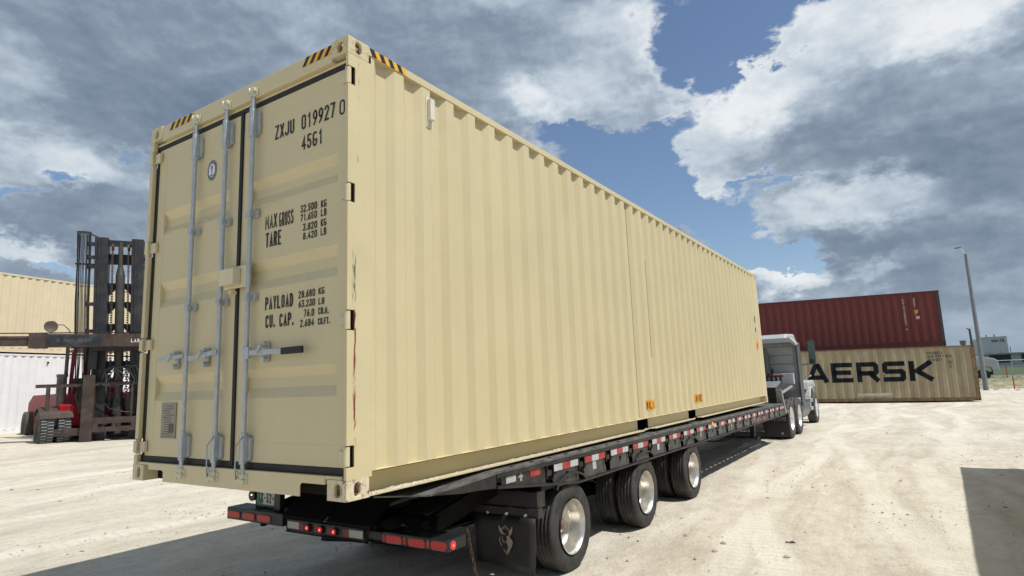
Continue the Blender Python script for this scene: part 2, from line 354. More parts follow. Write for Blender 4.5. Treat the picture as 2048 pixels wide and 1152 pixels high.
def ground_mat():
    mt=bpy.data.materials.new('crushed_limestone'); mt.use_nodes=True; t=NT(mt.node_tree); b=t.n['Principled BSDF']
    tc=t.node('ShaderNodeTexCoord').outputs['Object']
    wp=t.vm('MULTIPLY',t.vm('SUBTRACT',t.noise(tc,.10,2,.4,out=1),(.5,.5,.5)),(4.5,4,0)); tw=t.vm('ADD',tc,wp)
    big=t.noise(tc,.22,5,.6); mid=t.noise(t.vm('MULTIPLY',tw,(1.6,.45,1)),1.0,7,.65)
    trk=t.noise(t.vm('MULTIPLY',tw,(3.2,.22,1)),1.0,6,.6); fine=t.noise(tc,24,8,.72); sp=t.noise(tc,75,4,.6)
    c=t.ramp(mid,[(.28,(.43,.375,.29)),(.46,(.585,.53,.43)),(.6,(.69,.64,.535)),(.75,(.75,.705,.60))])
    c=t.mix(t.rng(big,.35,.65,0,.6),c,(.66,.605,.50))
    c=t.mix(t.rng(trk,.50,.70,0,.40),c,(.70,.66,.57))
    c=t.mix(t.rng(trk,.32,.48,.40,0),c,(.40,.345,.275))
    gr_=t.noise(t.vm('MULTIPLY',tc,(1,.6,1)),6,9,.75); c=t.mix(t.rng(gr_,.47,.64,0,.45),c,(.40,.35,.275))
    c=t.mix(t.rng(fine,.52,.70,0,.45),c,(.38,.33,.26))
    c=t.mix(t.rng(fine,.30,.42,.35,0),c,(.74,.71,.63))
    c=t.mix(t.rng(sp,.66,.70,0,.75),c,(.17,.145,.12))
    vo=t.node('ShaderNodeTexVoronoi'); t.put(vo.inputs['Vector'],tc); vo.inputs['Scale'].default_value=11
    patch=t.rng(t.noise(tc,1.3,4,.6),.5,.62)
    st=t.math('MULTIPLY',t.rng(vo.outputs['Distance'],.10,.17,1,0),patch)
    c=t.mix(t.math('MULTIPLY',st,.55),c,(.30,.26,.21))
    x_,y_,z_=t.sep(tw)[:3]; tread=0
    for cx_,sl_,hw_ in ((2.75,.05,.95),(5.0,-.10,.9),(-5.4,.16,1.0),(-8.2,-.1,1.0),(2.1,-.16,.9)):
        dd_=t.math('ABSOLUTE',t.math('SUBTRACT',t.math('ABSOLUTE',t.math('SUBTRACT',x_,t.math('MULTIPLY_ADD',y_,sl_,cx_))),hw_))
        band=t.rng(dd_,.10,.24,1,0,True)
        tread=t.math('MAXIMUM',tread,band)
    wear=t.rng(t.noise(tc,.6,4,.6),.36,.58); bars=t.math('SINE',t.math('MULTIPLY_ADD',t.noise(tc,6,2),3,t.math('MULTIPLY',y_,46)))
    tread=t.math('MULTIPLY',tread,wear)
    c=t.mix(t.math('MULTIPLY',tread,.60),c,(.77,.73,.63))
    c=t.mix(t.math('MULTIPLY',t.math('MULTIPLY',tread,t.rng(bars,.2,.9)),.20),c,(.42,.37,.30))
    t.put(b.inputs['Base Color'],c); b.inputs['Roughness'].default_value=.95; b.inputs['Specular IOR Level'].default_value=.2
    bn=t.node('ShaderNodeBump'); bn.inputs['Strength'].default_value=1; bn.inputs['Distance'].default_value=.035
    h=t.math('ADD',t.math('MULTIPLY',fine,.35),t.math('ADD',t.math('MULTIPLY_ADD',tread,-.25,t.math('MULTIPLY',trk,.35)),t.math('MULTIPLY',gr_,1.1))); h=t.math('MULTIPLY_ADD',st,.25,h)
    t.put(bn.inputs['Height'],h); t.l.new(bn.outputs[0],b.inputs['Normal'])
    return mt
tag(mb.build('ground',ground_mat()),kind='structure')
# loose stones lying on the yard
mb=MB()
ico=[(0,0,1),(.89,0,.3),(.28,.85,.3),(-.72,.53,.3),(-.72,-.53,.3),(.28,-.85,.3)]
def stone(mb,x,y,r):
    a=random.random()*6.28; z=gz(x,y)-.1*r
    vs=[]
    for p in ico:
        k=r*(.7+.6*random.random()); px,py=p[0]*math.cos(a)-p[1]*math.sin(a),p[0]*math.sin(a)+p[1]*math.cos(a)
        vs.append((x+px*k,y+py*k,z+p[2]*k*.6))
    vs.append((x,y,z-r*.3))
    mb.add(vs,[(0,1,2),(0,2,3),(0,3,4),(0,4,5),(0,5,1),(6,2,1),(6,3,2),(6,4,3),(6,5,4),(6,1,5)])
for i in range(9000):
    x=random.uniform(-13,9); y=random.uniform(-1,22)*random.random()**.35
    if vnoise(x*.8,y*.5,9)+random.uniform(-.25,.25)<0: continue
    stone(mb,x,y,.006+.016*random.random()**3)
for i in range(160): stone(mb,random.uniform(-12,9),random.uniform(0,25),.02+.02*random.random())
tag(mb.build('gravel',mat('loose_stones',(.36,.31,.25),.9,var=.35,scale=9)),'loose pale limestone gravel scattered over the yard','gravel',kind='stuff')

# ------------------------------------------------------------------ shipping containers
CW,CL,CH=1.219,12.192,2.896
def corr(y0,y1,per=.284,flat=.086,slope=.054,inner=.086):
    """(y, depth 0 outer / 1 inner) of a trapezoid corrugation"""
    pts=[(y0,0)]; y=y0+.03
    while y+2*slope+inner<y1-.02:
        pts+=[(y,0),(y+slope,1),(y+slope+inner,1),(y+2*slope+inner,0)]; y+=per
    pts.append((y1,0)); return pts
def sheet_side(mb,xo,dx,pts,z0,z1,zseg=1):
    n=len(pts); vs=[(xo+dx*d,y,z0+(z1-z0)*k/zseg) for k in range(zseg+1) for y,d in pts]
    mb.add(vs,[(k*n+i,k*n+i+1,(k+1)*n+i+1,(k+1)*n+i) for k in range(zseg) for i in range(n-1)])
def sheet_end(mb,yo,dy,pts,z0,z1):
    n=len(pts); vs=[(x,yo+dy*d,z) for z in (z0,z1) for x,d in pts]
    mb.add(vs,[(i,i+1,n+i+1,n+i) for i in range(n-1)])
def conform(mb,name,m,parent,sgn,pts,off,base=.008):
    """print that follows the corrugation: cut at every fold and laid on the sheet"""
    bm=bmesh.new(); vs=[bm.verts.new(v) for v in mb.v]
    for f,mi in zip(mb.f,mb.mi):
        try: fc=bm.faces.new([vs[i] for i in f]); fc.material_index=mi
        except ValueError: pass
    lo=min(v[1] for v in mb.v); hi=max(v[1] for v in mb.v)
    for y,_ in pts:
        if lo<y<hi: bmesh.ops.bisect_plane(bm,geom=bm.verts[:]+bm.edges[:]+bm.faces[:],plane_co=(0,y,0),plane_no=(0,1,0))
    for v in bm.verts:
        y=v.co.y; d=0
        for (ya,da),(yb,db) in zip(pts,pts[1:]):
            if ya<=y<=yb: d=da+(db-da)*(y-ya)/max(1e-6,yb-ya); break
        extra=abs(v.co.x)-(CW-.005)
        v.co.x=sgn*(CW-base-.036*d+off+max(0,min(.002,extra)))
    me=bpy.data.meshes.new(name); bm.to_mesh(me); bm.free()
    for k in (m if isinstance(m,(list,tuple)) else [m]): me.materials.append(k)
    o=bpy.data.objects.new(name,me); COL.objects.link(o); o.parent=parent; return o
def oval(rx,ry,n=20):
    out=[]
    for i in range(n):
        a=2*math.pi*i/n; c,s_=math.cos(a),math.sin(a)
        if ry>rx: out.append((rx*c,(ry-rx)*(1 if s_>0 else -1)*(0 if abs(s_)<1e-6 else 1)+rx*s_))
        else: out.append(((rx-ry)*(1 if c>0 else -1)*(0 if abs(c)<1e-6 else 1)+ry*c,ry*s_))
    return out
def holed_face(mb,c,u,v,n,hw,hh,rx,ry,depth=.022,ou=0,ov=0):
    c,u,v,n=map(Vector,(c,u,v,n)); ov_=oval(rx,ry); N=len(ov_); outer=[]
    for (a,b) in ov_:
        ang=math.atan2(b/ry*1.0,a/rx*1.0); ca,sa=math.cos(ang),math.sin(ang); k=1/max(abs(ca),abs(sa)); outer.append((ca*k*hw,sa*k*hh))
    P=[c+u*a+v*b for a,b in outer]+[c+u*(a+ou)+v*(b+ov) for a,b in ov_]+[c+u*(a+ou)+v*(b+ov)-n*depth for a,b in ov_]
    mb.add(P,[(i,(i+1)%N,N+(i+1)%N,N+i) for i in range(N)]+[(N+i,N+(i+1)%N,2*N+(i+1)%N,2*N+i) for i in range(N)])
    # corners of the plate
    for sx in (-1,1):
        for sy in (-1,1):
            cr=c+u*sx*hw+v*sy*hh
            on=[i for i,(a,b) in enumerate(outer) if a*sx>0 and b*sy>0]
            xa=[i for i in on if abs(abs(outer[i][0])-hw)<1e-6]; yb=[i for i in on if abs(abs(outer[i][1])-hh)<1e-6]
            if xa and yb:
                i=max(xa,key=lambda k:abs(outer[k][1])); j=max(yb,key=lambda k:abs(outer[k][0]))
                if i!=j: mb.add([cr,P[i],P[j]],[(0,1,2)])
def casting(parent,sx,ey,top,m,L=CL,H=CH):
    """corner casting at side sx, end ey (0 rear, 1 front), 178 x 162 x 118 mm, with its holes"""
    lx,ly,lz=.162,.178,.118
    x1=(CW+.0015)*sx; x0=x1-sx*lx; y0=-.0025 if ey==0 else L-ly; y1=y0+ly; z0=H-lz+.0015 if top else -.0015; z1=z0+lz
    cx,cy,cz=(x0+x1)/2,(y0+y1)/2,(z0+z1)/2
    mb=MB()
    yf=y0 if ey==0 else y1; nn=-1 if ey==0 else 1; yb=y1 if ey==0 else y0
    holed_face(mb,(x1,cy,cz),(0,1,0),(0,0,1),(sx,0,0),ly/2,lz/2,.026,.040)
    holed_face(mb,(cx,yf,cz),(1,0,0),(0,0,1),(0,nn,0),lx/2,lz/2,.025,.040)
    zt=z1 if top else z0
    holed_face(mb,(cx,cy,zt),(1,0,0),(0,1,0),(0,0,1 if top else -1),lx/2,ly/2,.032,.062)
    zo=z0 if top else z1
    mb.add([(x0,y0,zo),(x1,y0,zo),(x1,y1,zo),(x0,y1,zo)],[(0,1,2,3)])
    mb.add([(x0,y0,z0),(x0,y1,z0),(x0,y1,z1),(x0,y0,z1)],[(0,1,2,3)])
    mb.add([(x0,yb,z0),(x1,yb,z0),(x1,yb,z1),(x0,yb,z1)],[(0,1,2,3)])
    o=mb.build('corner_casting',m,parent)
    me=o.data; bm=bmesh.new(); bm.from_mesh(me); bmesh.ops.remove_doubles(bm,verts=bm.verts,dist=1e-5); bmesh.ops.recalc_face_normals(bm,faces=bm.faces); bm.to_mesh(me); bm.free()
    b=o.modifiers.new('bevel','BEVEL'); b.width=.007; b.segments=3; b.limit_method='ANGLE'; b.angle_limit=R_(50)
    return o

def simple_container(name,label,loc,rot,paint,rail,H=CH,group=None,roof_m=None,rail_wear=None,per=(.284,.076,.066,.076)):
    """a 40 ft box seen from one side: posts, rails, castings, corrugated walls, roof"""
    t=thing(name,label,'container',loc,rot,group)
    for sx in (-1,1):
        mb=MB(); sheet_side(mb,sx*(CW-.008),-sx*.036,corr(.178,CL-.178,*per),.155,H-.06,1); mb.build('side_wall',paint,t)
        mb=MB(); mb.box(min(sx*CW,sx*(CW-.06)),max(sx*CW,sx*(CW-.06)),.178,CL-.178,H-.06,H); mb.build('top_rail',rail,t)
        mb=MB(); mb.box(min(sx*(CW-.02),sx*(CW-.06)),max(sx*(CW-.02),sx*(CW-.06)),.178,CL-.178,.012,.155)
        mb.box(min(sx*(CW-.002),sx*(CW-.12)),max(sx*(CW-.002),sx*(CW-.12)),.178,CL-.178,0,.012); mb.build('bottom_rail',rail,t)
        for ey in (0,1):
            y0=0 if ey==0 else CL-.17
            mb=MB(); mb.box(min(sx*CW,sx*(CW-.12)),max(sx*CW,sx*(CW-.12)),y0+.002,y0+.168,.118,H-.118); mb.build('corner_post',rail_wear or rail,t,bevel=.006)
            for top in (0,1): casting(t,sx,ey,top,rail_wear or rail,H=H)
    mb=MB(); sheet_end(mb,CL-.012,-.04,[(a-CW+.1,b) for a,b in corr(.02,2*CW-.22)],.12,H-.1); mb.build('front_wall',paint,t)
    mb=MB(); mb.box(-CW+.16,CW-.16,CL-.08,CL-.004,H-.1,H-.002); mb.box(-CW+.16,CW-.16,CL-.08,CL-.004,.002,.12); mb.build('end_rail',rail,t)
    mb=MB(); n=corr(.1,CL-.1,.21,.09,.02,.08); vs=[(x,y,H-.012-.02*d) for x in (-CW+.05,CW-.05) for y,d in n]; k=len(n)
    mb.add(vs,[(i,i+1,k+i+1,k+i) for i in range(k-1)]); mb.build('roof',roof_m or paint,t)
    for sx in (-1,1):
        mb=MB(); a,b=sorted((sx*.02,sx*1.08)); mb.box(a,b,.03,.07,.13,H-.13)
        d=mb.build('door',paint,t)
        for x in (sx*.3,sx*.85):
            mb=MB(); mb.cyl((x,.0,.06),(x,.0,H-.07),.017,8); mb.build('locking_rod',galv,d)
    mb=MB(); mb.box(-CW+.16,CW-.16,.004,.08,H-.12,H-.002); mb.box(-CW+.16,CW-.16,.004,.08,.002,.12); mb.build('door_header',rail,t)
    mb=MB(); mb.box(-CW+.1,CW-.1,.1,CL-.1,.12,.15); mb.build('floor',dark_void,t)
    return t

def main_container():
    t=thing('shipping_container','long cream high cube container with three locking bars, resting on the black trailer','container',(0,0,0))
    # side walls
    for sx in (-1,1):
        mb=MB(); pts=corr(.2,CL-.16); sheet_side(mb,sx*(CW-.005),-sx*.039,pts,.150,CH-.058,1)
        # turned-in bottom lip
        n=len(pts); lip=[(sx*(CW-.005)-sx*.039*d,y,.150) for y,d in pts]+[(sx*(CW-.09),y,.146) for y,d in pts]
        mb.add(lip,[(i,i+1,n+i+1,n+i) for i in range(n-1)])
        w=mb.build('side_wall',cream,t)
        if sx==1:
            for ys,za,zb in ((4.62,.17,2.83),(5.19,.9,2.2),(8.6,.17,2.83)):   # welded sheet joints
                cp=corr(.2,CL-.16); dd_=next((da+(db-da)*(ys-ya)/max(1e-6,yb_-ya) for (ya,da),(yb_,db) in zip(cp,cp[1:]) if ya<=ys<=yb_),0); xx_=CW-.005-.036*dd_
                mb=MB(); mb.box(xx_-.004,xx_+.003,ys,ys+.008,za,zb); mb.build('weld_seam',mat('weld_seam_paint',(.48,.415,.255),.6),w)
            # ventilator
            mb=MB(); mb.box(CW-.006,CW+.002,.75,.82,2.53,2.77); mb.prism([(.76,2.585),(.81,2.585),(.81,2.75),(.76,2.75)],'x',CW+.004,CW+.035)
            mb.build('vent',mat('vent_white',(.70,.66,.55),.5),w,bevel=.004)
            # 'lift' stickers at the fork pockets
            for (a,b,zz,tx) in ((4.87,5.16,.235,'BLIFT'),(6.86,7.22,.235,'LIFTHERE')):
                g=MB(); g.m=0
                pp=corr(.2,CL-.16)
                def xat(y):
                    for (ya,da),(yb,db) in zip(pp,pp[1:]):
                        if ya<=y<=yb: return CW-.005-.036*(da+(db-da)*(y-ya)/max(1e-6,yb-ya))
                    return CW-.005
                g.add([(CW-.005,a,zz),(CW-.005,b,zz),(CW-.005,b,zz+.125),(CW-.005,a,zz+.125)],[(0,1,2,3)])
                g.m=1
                L=MB(); fit(L,tx,0,b-a-.02,0,.085,0,sw=.012)
                for f in L.f: g.add([(CW-.0035,a+.01+L.v[i][0],zz+.02+L.v[i][2]) for i in f],[tuple(range(len(f)))])
                conform(g,'lift_sticker',[mat('orange_sticker',(.75,.33,.02),.5),black_print],w,1,pp,.0015,.005)
            # small code and warning triangle near the far post
            g=MB(); fit(g,'ZXJU',0,.22,0,.05,0,sw=.01)
            for f in list(g.f): pass
            g2=MB()
            for i,(z_,h_) in enumerate(((1.75,.14),(1.55,.09))): g2.box(CW-.004,CW-.002,11.60,11.68,z_,z_+h_)
            g2.build('lettering',black_print,w)
            g2=MB(); g2.m=0; g2.prism([(11.52,1.20),(11.78,1.20),(11.65,1.42)],'x',CW-.004,CW-.001); g2.m=1; g2.prism([(11.60,1.235),(11.70,1.235),(11.65,1.33)],'x',CW-.001,CW+.0005)
            g2.build('warning_decal',[mat('warning_orange',(.8,.25,.02),.5),black_print],w)
        # rails
        a,b=sorted((sx*CW,sx*(CW-.06)))
        mb=MB(); mb.box(a,b,.176,CL-.176,CH-.060,CH-.004); tr=mb.build('top_rail',cream,t,bevel=.004)
        if sx==1:
            L=.34; n=4
            g=MB()
            for i in range(n*2):
                y0=.182+i*L/(n*2)
                g.m=1 if i%2==0 else 0
                dy=.028
                ya,yb=y0,y0+L/(n*2)
                g.add([(CW+.0022,ya,CH-.006),(CW+.0022,yb,CH-.006),(CW+.0022,yb+dy,CH-.058),(CW+.0022,ya+dy,CH-.058)],[(0,1,2,3)])
            g.build('hazard_tape',[tape_y,black_print],tr)
        mb=MB(); web=CW-.105
        segs=[(.176,4.70),(5.06,6.74),(7.10,CL-.176)]
        for (ya,yb) in segs:
            a,b=sorted((sx*web,sx*(web-.006))); mb.box(a,b,ya,yb,.010,.146)
            a,b=sorted((sx*(CW-.012),sx*(web-.006))); mb.box(a,b,ya,yb,0,.010)
        a,b=sorted((sx*(CW-.001),sx*(web-.006))); mb.box(a,b,.2,CL-.165,.1462,.1495)
        for (ya,yb) in ((4.70,5.06),(6.74,7.10)):
            a,b=sorted((sx*web,sx*(web-.006))); mb.box(a,b,ya,yb,.128,.146)
        mb.build('bottom_rail',cream,t)
        if sx==1:
            g=MB()
            for k in range(900):
                y=random.choice((random.gauss(1.75,.45),random.gauss(2.9,.5),random.gauss(5.4,.5),random.gauss(.5,.15),random.uniform(.3,8)))
                if not .2<y<11: continue
                x=CW-.018-random.random()**2*.05; r=.003+.006*random.random()
                g.add([(x-r,y-r,.009),(x+r,y-r,.009),(x+r,y+r,.009),(x-r,y+r,.009),(x,y,.009+r*1.6)],[(0,1,4),(1,2,4),(2,3,4),(3,0,4)])
            tag(g.build('gravel_crumbs',sand,t),kind='stuff')
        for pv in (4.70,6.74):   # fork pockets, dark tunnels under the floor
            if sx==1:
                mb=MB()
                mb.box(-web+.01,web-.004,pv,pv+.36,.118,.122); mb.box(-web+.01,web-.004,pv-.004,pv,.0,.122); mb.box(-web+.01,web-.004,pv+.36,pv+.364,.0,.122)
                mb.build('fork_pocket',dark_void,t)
        # posts
        for ey in (0,1):
            if ey==0:
                mb=MB(); hz=[.25,1.05,1.85,2.63]; hh=.062
                zc=.1165
                for h_ in hz+[None]:
                    z1=(h_-hh) if h_ else CH-.1165
                    mb.box(*sorted((sx*CW,sx*(CW-.006))),.0,.2,zc,z1)
                    if h_:
                        mb.box(*sorted((sx*CW,sx*(CW-.006))),.060,.2,h_-hh,h_+hh); zc=h_+hh
                zc=.1165
                for h_ in hz+[None]:
                    z1=(h_-hh) if h_ else CH-.1165
                    mb.box(*sorted((sx*(CW-.0065),sx*(CW-(.045 if sx<0 else .022)))),.0005,.03,zc,z1)
                    if h_: zc=h_+hh
                mb.box(*sorted((sx*(CW-.007),sx*(CW-.07))),.19,.1985,.117,CH-.117)
                mb.box(*sorted((sx*(CW-.06),sx*(CW-.064))),.085,.19,.117,CH-.117)
                mb.build('corner_post',cream_post,t)
            else:
                mb=MB(); mb.box(*sorted((sx*CW,sx*(CW-.1))),CL-.165,CL-.001,.1165,CH-.1165); mb.build('corner_post',cream_post,t,bevel=.008)
            for top in (0,1): casting(t,sx,ey,top,cream_cast)
    # roof
    mb=MB(); n=corr(.18,CL-.18,.21,.09,.02,.08); vs=[(x,y,CH-.014-.02*d) for x in (-CW+.05,CW-.05) for y,d in n]; k=len(n)
    mb.add(vs,[(i,i+1,k+i+1,k+i) for i in range(k-1)]); rf=mb.build('roof',cream,t)
    mb=MB(); mb.lathe([(.085,-.02),(.09,.06),(.075,.10),(.04,.125),(.002,.13)],(1.0,4.85,CH),'z',20); mb.build('roof_cap',mat('white_cap',(.8,.8,.78),.4),rf)
    # front wall
    mb=MB(); sheet_end(mb,CL-.012,-.04,[(a-CW+.1,b) for a,b in corr(.02,2*CW-.22)],.12,CH-.11); mb.build('front_wall',cream,t)
    for za,zb in ((CH-.11,CH-.004),(.004,.12)):
        mb=MB(); mb.box(-CW+.16,CW-.16,CL-.08,CL-.004,za,zb); mb.build('front_rail',cream,t)
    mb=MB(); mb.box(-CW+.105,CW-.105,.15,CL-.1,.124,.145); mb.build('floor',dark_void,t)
    # header and sill
    mb=MB(); mb.box(-CW+.161,CW-.161,.004,.12,CH-.135,CH-.006); mb.box(-CW+.0455,CW-.0455,.033,.12,CH-.158,CH-.137); hd=mb.build('door_header',cream_door,t,bevel=.004)
    for (a,b) in ((.76,1.055),(-.94,-.60)):
        g=MB(); n=8
        for i in range(n):
            xa=a+(b-a)*i/n; xb=a+(b-a)*(i+1)/n; dx=.045; g.m=i%2
            g.add([(xa,.0016,CH-.075),(xb,.0016,CH-.075),(min(xb+dx,b+.02),.0016,CH-.012),(min(xa+dx,b+.02),.0016,CH-.012)],[(0,1,2,3)])
        g.build('hazard_tape',[black_print,tape_y],hd)
    mb=MB(); mb.prism([(-1.0,.135),(-1.0,.085),(-.80,.085),(-.785,.07),(-.785,.004),(.80,.004),(.80,.07),(.815,.085),(1.03,.085),(1.03,.135)],'y',.003,.012); mb.box(-1.0,1.03,.0125,.1,.087,.134); mb.build('door_sill',cream_door,t,bevel=.003)
    for a,b in ((-CW+.045,-1.0),(1.03,CW-.045)):
        mb=MB(); mb.box(a,b,.006,.1,.1175,.135); mb.build('sill_end',cream_door,t)
    # near-black plate standing in for the shade behind the sill notches
    mb=MB(); mb.box(-1.05,1.05,.105,.14,.002,.117); mb.build('notch_shade_plate',dark_void,t)
    # seals
    YD=.04
    mb=MB(); mb.box(-1.172,1.186,.034,.075,2.700,2.7385); mb.box(-1.172,1.186,.034,.075,.1365,.180); mb.box(-1.172,-1.140,.0342,.075,.180,2.700); mb.box(1.1725,1.186,.0342,.075,.180,2.700)
    mb.box(.028,.060,.026,.075,.150,2.715); mb.build('door_seal',gasket_m,t,bevel=.004)
    # doors
    groove=[(2.144,1.950),(1.544,1.341),(.797,.600)]
    def door(x0,x1,px0,px1):
        mb=MB(); zs=[(.181,0)]
        for (a,b) in sorted(groove): zs+=[(b,0),(b+.066,1),(a-.066,1),(a,0)]
        zs+=[(2.699,0)]
        D=.034; n=len(zs)
        # recessed-band panel
        vs=[(x,YD+.0015+D*d,z) for x in (px0,px1) for z,d in zs]
        mb.add(vs,[(i,i+1,n+i+1,n+i) for i in range(n-1)])
        mb.box(x0,px0,YD,YD+.05,.181,2.699); mb.box(px1,x1,YD,YD+.05,.181,2.699)
        mb.box(px0,px1,YD,YD+.0014,.181,.31); mb.box(px0,px1,YD,YD+.0014,2.60,2.699)
        return mb.build('door',cream_door,t,bevel=0)
    dl=door(-1.139,.027,-1.03,-.10); dr=door(.061,1.172,.15,1.085)
    # dents and run marks in the panels: shallow creases
    for d_,cx,cz,w_,h_ in ((dr,.36,1.93,.34,.006),(dl,-.80,1.955,.20,.006),(dl,-.42,1.955,.12,.005),(dr,.25,1.305,.09,.006)):
        mb=MB(); mb.prism([(YD-.0005,cz-h_),(YD-.006,cz),(YD+.002,cz+.003)],'x',cx-w_/2,cx+w_/2); mb.build('crease',cream_door,d_)
    def rod(parent,x):
        mb=MB(); mb.cyl((x,.0,.075),(x,.0,2.80),.0165,14); r=mb.build('locking_rod',galv,parent)
        for z0,z1 in ((.185,.355),(2.475,2.66)):
            mb=MB(); mb.box(x-.024,x+.024,-.019,.036,z0,z1); mb.box(x+.0245,x+.050,.014,.038,z0+.01,z1-.01)
            mb.cyl((x,-.001,z0-.012),(x,-.001,z1+.02),.025,12)
            mb.build('rod_guide',galv,parent,bevel=.003)
        for z in (1.885,1.29):
            mb=MB(); mb.box(x-.026,x+.024,-.024,.036,z-.022,z+.022); mb.box(x+.0245,x+.060,.012,.038,z-.026,z+.026); mb.cyl((x+.044,.012,z),(x+.044,.004,z),.009,8); mb.build('rod_clamp',galv,parent,bevel=.003)
        for s_,z in ((-1,.075),(1,2.80)):
            mb=MB(); mb.cyl((x,0,z-.035),(x,0,z+.035),.024,12); mb.beam((x-.038,-.008,z+s_*.010),(x+.038,-.008,z+s_*.010),.034,.022); mb.beam((x-.03,-.012,z+s_*.034),(x-.012,-.012,z-s_*.012),.03,.018)
            mb.box(x-.05,x+.05,-.004,.003,z-.03,z+.03)
            mb.build('rod_cam',mat('cam_keeper_paint',(.62,.58,.44),.4,metal=.2,var=.1),parent,bevel=.003)
    for x in (-.525,-.112): rod(dl,x)
    rod(dr,.222)
    # handles with catches
    mb=MB(); mb.box(.212,.285,-.030,.0,.865,.945); mb.beam((.285,-.02,.905),(.63,-.02,.898),.010,.036); mb.build('door_handle',galv,dr,bevel=.003)
    mb=MB(); mb.box(.63,.84,-.029,-.011,.874,.918); mb.build('handle_grip',gasket_m,dr,bevel=.004)
    mb=MB(); mb.beam((-.10,-.02,.935),(-.46,-.02,.905),.010,.034); mb.beam((-.54,-.02,.930),(-.90,-.02,.915),.010,.030); mb.build('door_handle',galv,dl,bevel=.003)
    for d_,x,z in ((dr,.415,.905),(dl,-.29,.905),(dl,-.695,.905)):
        mb=MB(); 
        for s_ in (-1,1): mb.cyl((x,.036,z+s_*.05),(x,-.012,z+s_*.05),.020,12); 
        mb.box(x-.019,x+.019,.02,.036,z-.05,z+.05); mb.beam((x-.04,-.030,z-.002),(x+.012,-.030,z+.045),.014,.022)
        mb.build('handle_catch',galv,d_,bevel=.002)
    # lock box across the joint
    mb=MB(); mb.box(-.035,.135,-.065,-.004,1.392,1.508); mb.box(-.065,.205,-.004,.012,1.372,1.53); mb.build('lock_box',mat('lock_box_paint',(.66,.58,.40),.4),dl,bevel=.006)
    mb=MB(); mb.box(.02,.05,-.02,.038,1.335,1.355); mb.build('padlock_lug',mat('lock_box_paint',(.66,.58,.40),.4),dl)
    # seal wires hanging from bar keepers
    for x in (-.112,.222):
        mb=MB(); mb.tube([(x+.03,-.03,.35),(x-.03,-.035,.29),(x-.034,-.035,.16),(x-.01,-.04,.08),(x+.012,-.04,.12),(x-.02,-.04,.15)],.005,6); mb.build('seal_cable',galv,dl if x<0 else dr)
    # hinges
    for sx,d_ in ((-1,dl),(1,dr)):
        for z in (.25,1.05,1.85,2.63):
            mb=MB(); X=sx*(CW-.020); mb.cyl((X,.018,z-.055),(X,.018,z+.055),.0195,14)
            if sx<0:
                mb.box(X+.004,X+.105,.012,.036,z-.04,z+.04); mb.box(X-.018,X+.03,-.012,.0,z-.045,z+.045)
            else: mb.box(X-.075,X-.004,.024,.038,z-.03,z+.03)
            mb.build('door_hinge',mat('hinge_paint',(.62,.54,.36),.5),d_,bevel=.003)
    # lettering on the right-hand door: (text, x0, x1, baseline z, height, stroke)
    T=[('ZXJU',.426,.636,2.397,.105,.017),('019927',.714,1.052,2.395,.107,.017),('0',1.094,1.146,2.391,.105,.016),('45G1',.718,.934,2.246,.103,.0165),
       ('MAX',.340,.470,1.758,.100,.0125),('GROSS',.494,.646,1.752,.100,.0105),('TARE',.349,.520,1.628,.104,.017),
       ('32.500',.719,.886,1.808,.052,.0095),('71.650',.719,.886,1.748,.050,.0095),('3.820',.747,.888,1.680,.049,.0095),('8.420',.749,.889,1.620,.049,.0095),
       ('KG',.924,.978,1.806,.049,.0095),('LB',.924,.978,1.747,.049,.0095),('KG',.924,.978,1.680,.049,.0095),('LB',.924,.978,1.621,.049,.0095),
       ('PAYLOAD',.362,.659,1.189,.090,.016),('CU.',.370,.470,1.066,.088,.016),('CAP.',.520,.665,1.064,.088,.016),
       ('28.680',.714,.877,1.234,.049,.0095),('63.230',.715,.878,1.172,.047,.0095),('76.0',.770,.870,1.107,.049,.0095),('2.684',.734,.871,1.044,.049,.0095),
       ('KG',.910,.967,1.238,.045,.0095),('LB',.911,.967,1.174,.042,.0095),('CU.M.',.910,1.007,1.110,.045,.0095),('CU.FT.',.908,1.018,1.045,.043,.009)]
    for tx,x0,x1,z,h,sw in T:
        mb=MB(); fit(mb,tx,x0,x1,z,h,-YD+.0012,sw=sw*.80); mb.build('lettering',black_print,dr)
    # approval plate and round seal sticker on the left door
    g=MB(); g.m=0; g.box(-.905,-.697,.034,.0395,.318,.585)
    g.m=1
    for i in range(14):
        z=.565-i*.0175; a=random.uniform(-.895,-.84); b=random.uniform(-.78,-.705); g.add([(a,.0335,z),(b,.0335,z),(b,.0335,z-.006),(a,.0335,z-.006)],[(0,1,2,3)])
    g.box(-.79,-.72,.0325,.0335,.36,.43)
    g.build('approval_plate',[mat('plate_metal',(.30,.27,.22),.45,metal=.4,var=.15,scale=20),mat('plate_print',(.10,.09,.08),.6)],dl)
    g=MB(); cx,cz=-.350,2.352
    def disc(r,y,mi): g.m=mi; g.add([(cx,y,cz)]+[(cx+r*math.cos(R_(15*i)),y,cz+r*1.32*math.sin(R_(15*i))) for i in range(24)],[(0,1+i,1+(i+1)%24) for i in range(24)])
    disc(.062,.0385,1); disc(.058,.0381,0); disc(.056,.0377,1); disc(.042,.0373,0)
    g.m=2
    for i in range(24):
        if i%3: g.add([(cx+r*math.cos(R_(15*i+d)),.0369,cz+r*1.32*math.sin(R_(15*i+d))) for r,d in ((.045,-3),(.053,-3),(.053,3),(.045,3))],[(0,1,2,3)])
    g.m=1; g.box(cx-.004,cx+.004,.0366,.0372,cz-.045,cz+.012); g.box(cx-.02,cx+.02,.0360,.0365,cz-.046,cz-.038)
